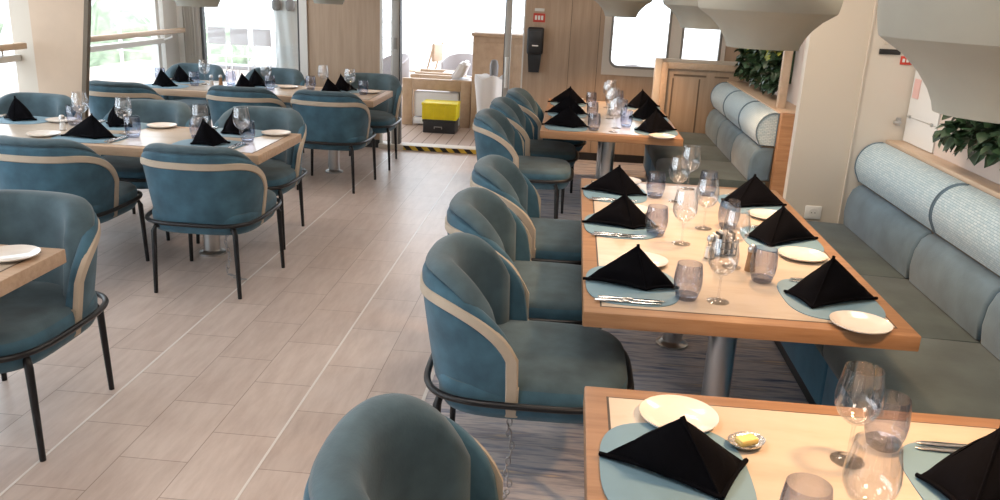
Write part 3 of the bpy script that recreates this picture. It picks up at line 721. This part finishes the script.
MAT = Proto(make_mat); NAP = [Proto(lambda k=k: make_napkin(k)) for k in range(4)]; PLT = Proto(make_plate); WIN = Proto(make_wine); TUM = Proto(make_tumbler); KNF = Proto(make_knife); SHK = Proto(make_shaker); MIL = Proto(make_mill)
ZT = 0.7515
def setting(x, y, rot, where, nap=0, nrot=0, wine=(0.13, 0.44), tum=(0.10, 0.31), plate=(-0.27, 0.06), knives=2, nsc=1.0, items='mnpkwt'):
    """place setting: local +y points to the table centre, origin at the middle of the placemat"""
    c, s = math.cos(rot), math.sin(rot); W_ = lambda p: (x + p[0] * c - p[1] * s, y + p[0] * s + p[1] * c)
    if 'm' in items: MAT.put((x, y, ZT), rot, 'light blue placemat ' + where, 'blue placemats')
    if 'n' in items:
        o = NAP[nap].put((*W_((0.0, 0.0)), ZT + 0.0035), rot + nrot, 'black folded napkin ' + where, 'black napkins'); o.scale = (nsc,) * 3
    if 'p' in items: PLT.put((*W_(plate), ZT), rot, 'white bread plate ' + where, 'bread plates')
    if 'k' in items:
        for k in range(knives):
            KNF.put((*W_((0.165 + 0.026 * k, -0.01 - 0.012 * k)), ZT + 0.0035), rot, ('inner' if k == 0 else 'outer') + ' steel knife ' + where, 'table knives')
    if 'w' in items: WIN.put((*W_(wine), ZT), rot, 'clear wine glass ' + where, 'wine glasses')
    if 't' in items: TUM.put((*W_(tum), ZT), rot, 'smoky glass tumbler ' + where, 'tumblers').scale = (1.12,) * 3
E_, W2 = -PI / 2, PI / 2    # diner looking +x / -x
# middle bench table
for y, w, nr, wn, tm in ((2.86, 'nearest', -0.05, (0.105, 0.29), (0.10, 0.182)), (3.66, 'second', 0.02, (0.22, 0.245), (0.11, 0.145)), (4.30, 'farthest', -0.12, (0.10, 0.307), (0.03, 0.205))):
    setting(0.265, y, E_, 'at %s aisle-side place of middle bench table' % w, 0, W2 + nr, wine=wn, tum=tm)
for y, w, nr, wn in ((2.86, 'nearest', -0.05, (0.30, 0.29)), (3.60, 'second', 0.07, (0.11, 0.32)), (4.24, 'farthest', -0.15, (0.28, 0.29))):
    setting(0.96, y, W2, 'at %s bench-side place of middle bench table' % w, 1, -W2 + nr, wine=wn, tum=(0.15, 0.205), plate=(-0.245, -0.03))
# front table
setting(0.285, 1.635, E_, 'at aisle side of front table', 3, W2, wine=(0.215, 0.325), tum=(0.215, 0.215), plate=(-0.245, 0.035), items='mnpwt')
setting(0.97, 1.66, W2, 'at bench side of front table', 1, -W2 - 0.1, wine=(0.09, 0.28), tum=(0.17, 0.175), items='mnkwt')
t = thing('butter_dish', 'small foil butter dish beside the plate on the front table', 'butter', (0.465, 1.775, ZT), 0.5)
b = B(); lathe(b, [(0, 0.001), (0.03, 0.002), (0.048, 0.016), (0.05, 0.018), (0.046, 0.012), (0.028, 0.0), (0, 0)], 24, 0, 0, 0.95, 0.72); finish('dish', b, M['foil'], t, 60)
b = B(); bx(b, -0.024, -0.014, 0.006, 0.027, 0.016, 0.024, 0.006); finish('butter_pat', b, M['butter'], t)
# far bench table
for y, w in ((6.46, 'nearest'), (7.16, 'second'), (7.86, 'farthest')):
    setting(-0.02, y, E_, 'at %s aisle-side place of far bench table' % w, 0, W2, nsc=1.08, wine=(0.12, 0.36), tum=(0.10, 0.21), plate=(-0.29, 0.05), items='mnpwt')
    setting(0.67, y + 0.03, W2, 'at %s bench-side place of far bench table' % w, 1, -W2 + 0.3, nsc=1.08, wine=(0.05, 0.30), tum=(0.14, 0.22), plate=(-0.29, -0.02), items='mnpwt')
# left table
setting(-2.20, 4.92, 0, 'at near right place of left table', 2, 0.5, wine=(0.19, 0.06), tum=(0.18, 0.17), plate=(-0.28, 0.0), items='mnkwt')
setting(-2.95, 4.90, 0, 'at near middle place of left table', 0, 0.15, wine=(0.12, 0.20), tum=(0.22, 0.11), plate=(-0.29, -0.02), items='mnpkwt')
setting(-2.22, 5.36, PI, 'at far right place of left table', 2, 2.3, wine=(0.06, 0.36), tum=(0.13, 0.26), plate=(-0.28, -0.03))
setting(-3.02, 5.36, PI, 'at far middle place of left table', 2, PI - 0.3, wine=(0.17, 0.14), tum=(0.27, 0.06), plate=(-0.28, -0.05))
setting(-3.72, 5.36, PI, 'at far left place of left table', 2, PI, wine=(0.05, 0.19), tum=(0.24, 0.20), plate=(-0.28, -0.03))
SHK.put((-3.25, 5.10, ZT), 0, 'clear salt shaker with steel cap on the left table', 'salt shakers')
# window table
setting(-2.18, 7.52, 0, 'at near right place of window table', 2, 0.4, wine=(0.14, 0.14), tum=(0.26, 0.16), items='mnwt')
setting(-2.98, 7.50, 0, 'at near middle place of window table', 2, 0.2, wine=(0.10, 0.28), tum=(0.18, 0.16), items='mnwt')
setting(-3.74, 7.48, 0, 'at near left place of window table', 2, 0.1, wine=(0.26, 0.30), tum=(0.22, 0.16), items='mnwt')
setting(-2.16, 7.88, PI, 'at far right place of window table', 2, PI + 0.4, wine=(0.19, 0.02), tum=(0.30, 0.07), plate=(-0.27, 0.05), items='mnpwt')
setting(-3.02, 7.88, PI, 'at far middle place of window table', 2, PI - 0.4, wine=(0.0, 0.2), tum=(0.24, 0.02), plate=(-0.32, 0.02), items='mnpt')
setting(-3.76, 7.88, PI, 'at far left place of window table', 2, PI, wine=(0, 0.2), tum=(0.16, 0.10), items='mnt')
SHK.put((-3.40, 7.74, ZT), 0, 'clear salt shaker with steel cap on the window table', 'salt shakers')
MIL.put((-3.30, 7.72, ZT), 0, 'dark pepper shaker with steel cap on the window table', 'pepper shakers')
# corner table
PLT.put((-1.96, 2.68, ZT), 0, 'white bread plate on the corner table at left edge', 'bread plates')
MAT.put((-2.28, 2.55, ZT), PI, 'light blue placemat on the corner table at left edge', 'blue placemats')
# caddy and shakers in the middle of the middle table
t = thing('condiment_caddy', 'small black wire caddy of white sachets amid the middle table glasses', 'caddy', (0.66, 3.33, ZT), 0.3)
b = B(); bx(b, -0.045, -0.035, 0, 0.045, 0.035, 0.006, 0.002); finish('tray', b, M['blackmat'], t)
b = B()
for z in (0.03, 0.06): tube(b, [(-0.045, -0.035, z), (0.045, -0.035, z), (0.045, 0.035, z), (-0.045, 0.035, z)], 0.002, 6, True)
for x in (-0.045, 0.045):
    for y in (-0.035, 0.035): tube(b, [(x, y, 0.004), (x, y, 0.06)], 0.002, 6)
tube(b, [(0, -0.035, 0.06), (0, -0.02, 0.12), (0, 0.02, 0.12), (0, 0.035, 0.06)], 0.002, 6); finish('wire_frame', b, M['black'], t)
for k in range(6):
    b = B(); x = -0.035 + 0.014 * k; bx(b, x - 0.003, -0.026, 0.006, x + 0.003, 0.026, 0.085 + 0.006 * (k % 3), 0.001); finish('sachet', b, M['packet'] if k % 2 == 0 else M['blackmat'], t)
SHK.put((0.60, 3.26, ZT), 0, 'clear salt shaker with steel cap on the middle bench table', 'salt shakers')
MIL.put((0.735, 3.13, ZT), 0, 'wooden pepper shaker with steel cap on the middle bench table', 'pepper shakers')
SHK.put((0.34, 7.30, ZT), 0, 'clear salt shaker with steel cap on the far bench table', 'salt shakers')

# ------------------------------------------------------------------ benches
def bench(label, xo, y_far, backs, bols, y_near, seatseams, end_near):
    t = thing('banquette_bench', label, 'bench', (xo, y_near, 0))
    Y = lambda y: y - y_near
    b = B(); bx(b, 1.18, Y(y_near) + 0.01, 0.0, 1.88, Y(y_far) - 0.01, 0.09); finish('plinth', b, M['blackmat'], t, 0)
    pts = sorted([y_near] + seatseams + [y_far])
    for a, c in zip(pts, pts[1:]):
        b = B(); bx(b, 1.145, Y(a) + 0.003, 0.09, 1.86, Y(c) - 0.003, 0.33, 0.018, 3); finish('base_panel', b, M['bench_base_lit'], t, 50)
        b = B(); prism_y(b, [(1.125, 0.34), (1.115, 0.37), (1.115, 0.425), (1.13, 0.45), (1.18, 0.462), (1.5, 0.462), (1.86, 0.455), (1.86, 0.335), (1.14, 0.332)], Y(a) + 0.002, Y(c) - 0.002, 0.008, 2); finish('seat_cushion', b, M['bench_seat'], t, 50)
    pts = sorted([y_near] + backs + [y_far])
    for a, c in zip(pts, pts[1:]):
        b = B(); prism_y(b, [(1.725, 0.462), (1.715, 0.54), (1.722, 0.62), (1.745, 0.68), (1.775, 0.706), (1.81, 0.715), (1.885, 0.715), (1.885, 0.462)], Y(a) + 0.003, Y(c) - 0.003, 0.022, 3); finish('back_cushion', b, M['bench_velvet'], t, 60)
    pts = sorted([y_near] + bols + [y_far])
    for a, c in zip(pts, pts[1:]):
        prof = [(1.775, 0.732)]
        for k in range(13):
            an = R(200 - 115 * k / 12); prof.append((1.865 + 0.125 * math.cos(an), 0.835 + 0.135 * math.sin(an)))
        prof += [(1.885, 0.972), (1.885, 0.73)]
        b = B(); prism_y(b, prof, Y(a) + 0.010, Y(c) - 0.010, 0, 2, True); bo = finish('headrest_bolster', b, M['woven'], t, 50)
        for yy in (Y(a) + 0.010, Y(c) - 0.010):
            b = B(); tube(b, [(x, yy, z) for x, z in prof], 0.006, 6, True); finish('piping', b, M['bench_velvet'], bo, 60)
    b = B(); bx(b, 1.80, Y(y_near) + 0.02, 0.40, 1.893, Y(y_far) - 0.02, 0.95); finish('back_board', b, M['dark_trim'], t, 0)
    return t
bench('long near blue velvet bench with woven bolsters along the right wall', 0.0, 5.14, [4.07, 3.30, 2.50, 1.70, 0.9], [4.0, 2.9, 1.8], 0.3, [4.1, 3.3, 2.5, 1.7, 0.9], False)
bench('far blue velvet bench with woven bolsters beneath the living wall', -0.365, 8.45, [6.98, 7.72], [6.95, 7.70], 6.24, [6.98, 7.72], True)
# oak booth end panel in front of the back wall
t = thing('booth_partition', 'oak booth end panel with dark grooves below the back window', 'partition', (0.88, 8.52, 0))
b = B(); bx(b, 0, 0, 0, 0.86, 0.09, 1.11, 0.006); finish('panel', b, M['panel'], t)
b = B(); bx(b, -0.0, -0.022, 0, 0.06, 0.0, 1.13, 0.004); bx(b, 0.06, -0.022, 1.07, 0.86, 0.0, 1.13, 0.004); finish('frame', b, M['ledge'], t)
b = B(); bx(b, -0.065, 0.02, 0, 0.0, 0.12, 1.16, 0.006); bx(b, 0.0, 0.09, 1.09, 0.86, 0.12, 1.16, 0.004); finish('cap_strip', b, M['cream'], t)
for x0, x1, z0, z1 in ((0.11, 0.125, 0.1, 0.98), (0.37, 0.385, 0.1, 0.98), (0.12, 0.44, 1.0, 1.02), (0.52, 0.66, 1.0, 1.015)):
    b = B(); bx(b, x0, -0.004, z0, x1, 0.002, z1); finish('groove', b, M['soft_groove'], t, 0)

# ------------------------------------------------------------------ pendants
def make_pendant():
    t = thing('pendant_lamp', '', 'lamp')
    prof = [(0.145, 0.0), (0.150, 0.018), (0.163, 0.045), (0.187, 0.078), (0.222, 0.112), (0.268, 0.142), (0.274, 0.147), (0.277, 0.155), (0.283, 0.185), (0.286, 0.215), (0.279, 0.262), (0.252, 0.312), (0.20, 0.352), (0.12, 0.378), (0.03, 0.387)]
    b = B(); lathe(b, prof + [(0.03, 0.40), (0.0, 0.40)], 64); finish('shade', b, M['pend'], t, 28)
    b = B(); inn = [(0.145, 0.0)] + [(max(0.01, r - 0.010), z - 0.003) for r, z in prof[1:-1]] + [(0.0, 0.376)]
    lathe(b, inn, 64); finish('lining', b, M['pend_in'], t, 60)
    b = B(); lathe(b, [(0, 0.10), (0.02, 0.104), (0.034, 0.122), (0.036, 0.14), (0.03, 0.158), (0.016, 0.18), (0.015, 0.20), (0, 0.2)], 20); finish('bulb', b, M['bulb'], t, 60)
    b = B(); tube(b, [(0, 0, 0.2), (0, 0, 0.38)], 0.02, 12); finish('socket', b, M['blackmat'], t, 60)
    b = B(); tube(b, [(0, 0, 0.39), (0, 0, 0.78)], 0.004, 6); finish('cord', b, M['blackmat'], t, 60)
    return t
PEN = Proto(make_pendant)
pend = [(0.90, 1.80, 1.545, 1.0, 'largest grey-green pendant lamp cropped by the upper right corner'),
        (0.775, 3.63, 1.563, 1.0, 'grey-green pendant lamp over the middle bench table'),
        (0.86, 6.0, 1.55, 1.0, 'grey-green pendant lamp partly hidden behind the one over the middle table'),
        (0.41, 8.1, 1.548, 1.0, 'pale pendant lamp over the far bench table'),
        (-2.66, 5.9, 1.535, 0.95, 'pendant lamp at upper left beyond the left table'),
        (-2.27, 7.8, 1.545, 0.9, 'pendant lamp in front of the oak wall over window table')]
for x, y, z, sc, lab in pend:
    o = PEN.put((x, y, z), 0, lab, 'pendant lamps'); o.scale = (sc,) * 3
    l = bpy.data.lights.new('pendant_bulb_light', 'SPOT'); l.energy = 60 if x > 0 else 12; l.color = (1.0, 0.57, 0.28); l.spot_size = R(118); l.spot_blend = 0.6; l.shadow_soft_size = 0.05
    q = bpy.data.objects.new('pendant_bulb_light', l); C.objects.link(q); q.location = (x, y, z + 0.09 * sc)

# ------------------------------------------------------------------ wall fittings
t = thing('soap_dispenser', 'black wall dispenser on the oak wall beside the doorway', 'dispenser', (-0.41, YB, 0.92))
b = B(); loft(b, [[(-0.055, 0, 0), (0.055, 0, 0), (0.055, -0.085, 0), (-0.055, -0.085, 0)], [(-0.072, 0, 0.20), (0.072, 0, 0.20), (0.072, -0.10, 0.20), (-0.072, -0.10, 0.20)]]); finish('drip_tray', b, M['charcoal'], t)
b = B(); bx(b, -0.085, -0.115, 0.185, 0.085, 0, 0.46, 0.022, 3); finish('housing', b, M['blackmat'], t)
b = B(); bx(b, -0.03, -0.118, 0.27, 0.035, -0.113, 0.282); finish('label_strip', b, M['white'], t, 0)
b = B(); bx(b, -0.055, -0.119, 0.30, 0.055, -0.112, 0.42, 0.003); finish('sight_window', b, M['charcoal'], t)
t = thing('fire_sign', 'small red sign with white marks above the black dispenser', 'sign', (-0.385, YB, 1.475))
b = B(); bx(b, -0.062, -0.006, -0.045, 0.062, 0, 0.045, 0.002); finish('plate', b, M['red'], t)
for k in range(3):
    b = B(); bx(b, -0.045 + 0.032 * k, -0.0075, -0.022, -0.022 + 0.032 * k, -0.006, 0.022); finish('mark', b, M['white'], t, 0)
o = B(); bx(o, -0.435, YB - 0.006, 1.54, -0.335, YB, 1.57, 0.002); tag(finish('wall_plate', o, M['offwhite']), 'pale narrow plate above the small red sign', 'plate')

# ------------------------------------------------------------------ outside deck
b = B(); bx(b, -9.0, YB + 0.12, -0.12, 4.0, 17.0, 0.0); struct('floor_deck', b, M['deck'])
b = B(); bx(b, -9.0, YB + 0.1, 2.5, 4.0, 11.9, 2.6); struct('ceiling_added_canopy', b, M['outside_wall'])  # unseen roof, added to shade the deck and sofa by the doorway
b = B(); bx(b, -4000 / 50, -60, -3.2, 80, 160, -3.0); o = struct('ground', b, M['stone'])
t = thing('deck_railing', 'white railing along the far edge of the outside deck', 'railing', (0, 16.2, 0))
b = B(); bx(b, -9, -0.03, 1.02, 4, 0.03, 1.08, 0.01); finish('top_rail', b, M['outside_wall'], t)
for z in (0.25, 0.5, 0.75):
    b = B(); tube(b, [(-9, 0, z), (4, 0, z)], 0.012, 6); finish('rail', b, M['outside_wall'], t)
for k in range(9):
    b = B(); bx(b, -8.95 + 1.6 * k, -0.025, 0, -8.9 + 1.6 * k, 0.025, 1.03); finish('post', b, M['outside_wall'], t)
def out_sofa(x, y, w, dpt, label):
    t = thing('outdoor_sofa', label, 'sofa', (x, y, 0))
    for yy in (0, dpt - 0.09):
        b = B(); bx(b, 0, yy, 0, 0.13, yy + 0.09, 0.60, 0.006); bx(b, w - 0.13, yy, 0, w, yy + 0.09, 0.60, 0.006); bx(b, 0.13, yy, 0.46, w - 0.13, yy + 0.09, 0.60, 0.006); finish('arm_frame', b, M['teak'], t)
    b = B(); bx(b, 0.14, 0.02, 0.02, w - 0.14, dpt - 0.02, 0.10, 0.01); finish('base_rail', b, M['cushion'], t)
    b = B(); bx(b, 0.15, 0.03, 0.11, w - 0.15, dpt - 0.1, 0.44, 0.03, 3); finish('seat_cushion', b, M['cushion'], t, 50)
    b = B(); bx(b, w - 0.30, 0.10, 0.38, w - 0.05, dpt - 0.12, 0.60, 0.03, 3); finish('back_cushion', b, M['cushion'], t, 50)
    return t
out_sofa(-2.17, 10.72, 0.89, 0.62, 'oak outdoor sofa end with white cushions, nearest the doorway')
out_sofa(-2.17, 11.55, 0.66, 0.55, 'second oak outdoor sofa standing behind the nearest one')
b = B(); loft(b, [[(0.0 + dx, y, 0.60), (0.16 + dx, y, 0.60), (0.24, y, 0.80), (0.14, y, 0.83)] for y, dx in ((0, 0.0), (0.42, 0.0))]); bmesh.ops.bevel(b, geom=list(b.edges), offset=0.03, segments=3, affect='EDGES')
tag(finish('scatter_cushion', b, M['cushion'], None, 60, (-1.58, 10.84, 0.004)), 'white cushion leaning on the nearest outdoor sofa', 'cushion')
t = thing('plastic_crate', 'black plastic crate below the yellow one on the deck', 'crate', (-1.80, 10.2, 0))
b = B(); bx(b, 0, 0, 0, 0.40, 0.30, 0.165, 0.008); bx(b, -0.008, -0.008, 0.135, 0.408, 0.308, 0.165, 0.004); finish('body', b, M['charcoal'], t)
b = B(); bx(b, 0.14, -0.016, 0.075, 0.24, -0.006, 0.083); bx(b, 0.14, -0.016, 0.055, 0.148, -0.006, 0.083); bx(b, 0.232, -0.016, 0.055, 0.24, -0.006, 0.083); finish('handle', b, M['steel'], t)
t = thing('plastic_crate', 'bright yellow plastic crate stacked on the black one', 'crate', (-1.815, 10.2, 0.166))
b = B(); bx(b, 0, 0, 0, 0.43, 0.31, 0.20, 0.006); bx(b, -0.006, -0.006, 0.175, 0.436, 0.316, 0.205, 0.004)
for x in (0.02, 0.14, 0.28, 0.40): bx(b, x - 0.006, -0.005, 0.0, x + 0.006, 0.0, 0.18)
finish('body', b, M['yellow'], t)
t = thing('oak_cabinet', 'oak panelled cabinet standing outside at right of doorway', 'cabinet', (-1.26, 10.62, 0))
b = B(); bx(b, 0, 0, 0, 0.95, 0.45, 1.17, 0.006); finish('body', b, M['teak'], t)
b = B(); bx(b, -0.02, -0.02, 1.17, 0.97, 0.47, 1.21, 0.006); finish('top', b, M['teak'], t)
for x0 in (0.07, 0.52):
    b = B(); bx(b, x0, -0.015, 0.1, x0 + 0.37, 0.0, 1.1, 0.006); d = finish('door', b, M['teak'], t)
    b = B(); bx(b, x0 + 0.05, -0.02, 0.16, x0 + 0.32, -0.012, 1.04, 0.005); finish('inset_panel', b, M['teak'], d)
t = thing('covered_bin', 'tall bin under a white cloth cover just outside the doorway', 'bin', (-0.97, 9.95, 0))
b = B(); rings = []
for z, w in ((0.0, 0.13), (0.25, 0.135), (0.5, 0.155), (0.70, 0.175), (0.75, 0.172)):
    rings.append([(w * (1 + 0.06 * math.sin(5 * a + z * 3)) * math.cos(a), w * 0.8 * (1 + 0.06 * math.cos(6 * a)) * math.sin(a), z + (0.025 * math.sin(4 * a) if z > 0.72 else 0)) for a in [2 * PI * k / 40 for k in range(40)]])
loft(b, rings); finish('cloth_cover', b, M['bag'], t, 60)
b = B(); lathe(b, [(0.045, 0.70), (0.05, 0.80), (0.052, 0.88), (0.04, 0.935), (0.018, 0.95), (0, 0.952)], 20, 0.05, 0); o = finish('grey_lid', b, M['grey'], t, 60)
def tub(x, y, rz, label, m, grp):
    t = thing('outdoor_chair', label, 'chair', (x, y, 0), rz, grp)
    b = B(); rings = []
    for k in range(21):
        ph = R(-100 + 200 * k / 20); xx, yy = 0.28 * math.sin(ph), -0.27 * math.cos(ph); zt = 0.78 - 0.14 * (abs(k - 10) / 10) ** 2
        rings.append([(xx, yy, 0.38), (xx, yy, zt), (xx * .9, yy * .9, zt), (xx * .9, yy * .9, 0.38)])
    loft(b, rings); finish('backrest', b, m, t, 50)
    b = B(); loft(b, [sellipse(0.26, 0.26, 24, 2.6, z) for z in (0.38, 0.45)]); finish('seat', b, M['cushion'], t, 50)
    for sx in (-1, 1):
        for sy in (-1, 1):
            b = B(); tube(b, [(sx * 0.18, sy * 0.18, 0.39), (sx * 0.23, sy * 0.23, 0)], 0.012, 6); finish('leg', b, M['greyframe'], t)
tub(-1.72, 12.75, 2.8, 'pale grey round chair outside beyond the oak sofas', M['rattan'], 'outdoor chairs')
tub(-2.62, 12.1, 2.4, 'pale grey chair outside seen through the narrow side pane', M['rattan'], 'outdoor chairs')
for k, x in enumerate((-5.15, -4.82, -4.48)):
    t = thing('outdoor_chair', '%s of three square grey chairs outside the far left door' % ('leftmost', 'middle one', 'rightmost')[k], 'chair', (x * 1.0, 12.0, 0), 0.05 * k, 'square outdoor chairs')
    b = B(); bx(b, -0.13, -0.02, 0.80, 0.13, 0.02, 1.04, 0.012); finish('backrest', b, M['slate'], t)
    b = B(); bx(b, -0.15, 0.0, 0.44, 0.15, 0.36, 0.50, 0.012); finish('seat', b, M['slate'], t)
    for sx in (-1, 1):
        b = B(); tube(b, [(sx * 0.12, 0.0, 0.0), (sx * 0.12, 0.0, 1.0)], 0.011, 6); finish('leg', b, M['outside_wall'], t)
        b = B(); tube(b, [(sx * 0.13, 0.33, 0.0), (sx * 0.13, 0.33, 0.46)], 0.011, 6); finish('leg', b, M['outside_wall'], t)
for k, x in enumerate((0.62, 1.0)):
    tub(x * 1.75 - 0.25, 12.2, 3.0, ('left', 'right')[k] + ' pale grey chair outside the back window', M['rattan'], 'outdoor chairs')
t = thing('folding_chair', 'tan wooden folding chair standing open on the far deck', 'chair', (-2.22, 13.2, 0), 1.35)
for s in (-0.18, 0.18):
    b = B(); tube(b, [(s, 0.25, 0.0), (s, 0.0, 0.45), (s, -0.12, 0.90)], 0.016, 6); finish('side_rail', b, M['teak'], t)
    b = B(); tube(b, [(s * .9, -0.22, 0.0), (s * .9, 0.2, 0.46)], 0.016, 6); finish('leg', b, M['teak'], t)
b = B(); bx(b, -0.18, -0.13, 0.62, 0.18, -0.08, 0.88, 0.008); finish('backrest', b, M['teak'], t)
b = B(); bx(b, -0.18, -0.06, 0.44, 0.18, 0.3, 0.47, 0.008); finish('seat', b, M['teak'], t)
# wrapped bundle standing outside the left glazed door
t = thing('wrapped_parasol', 'bundle wrapped in pale clear plastic outside the far left door', 'parasol', (-3.24, 9.55, 0))
b = B(); rings = []
for k in range(15):
    z = 0.02 + 1.5 * k / 14; w = 0.20 - 0.05 * (z / 1.5) + 0.02 * math.sin(z * 5)
    rings.append([(w * (1 + 0.10 * math.sin(7 * a + z * 4) + 0.05 * math.sin(13 * a - z * 9)) * math.cos(a), w * 0.6 * (1 + 0.10 * math.sin(7 * a + z * 4)) * math.sin(a), z) for a in [2 * PI * q / 48 for q in range(48)]])
loft(b, rings); finish('plastic_cover', b, M['wrap'], t, 60)
for x in (-0.10, 0.06):
    b = B(); lathe(b, [(0, 1.40), (0.035, 1.405), (0.05, 1.43), (0.05, 1.50), (0, 1.56)], 16, x, -0.13); finish('rib_end', b, M['grey'], t, 60)
# distant shore
rs = random.Random(4)
def bush(x, y, r, label):
    b = B(); bmesh.ops.create_icosphere(b, subdivisions=3, radius=1)
    for v in b.verts:
        k = 1 + 0.22 * math.sin(5 * v.co.x + 3 * v.co.y + x) + 0.15 * math.sin(9 * v.co.z + 4 * v.co.x) + rs.uniform(-.06, .06); v.co = Vector((v.co.x * r * k, v.co.y * r * k, max(-0.2, v.co.z) * r * 0.9 * k))
    tag(finish('bush', b, M['hedge'], None, 180, (x, y, -3.0 + 0.15 * r)), label, 'bush', 'bushes on the shore')
bush(-22, 24, 3.6, 'green bush on the shore seen low through the left window')
bush(-15, 29, 3.2, 'smaller green bush on the shore right of the other bush')
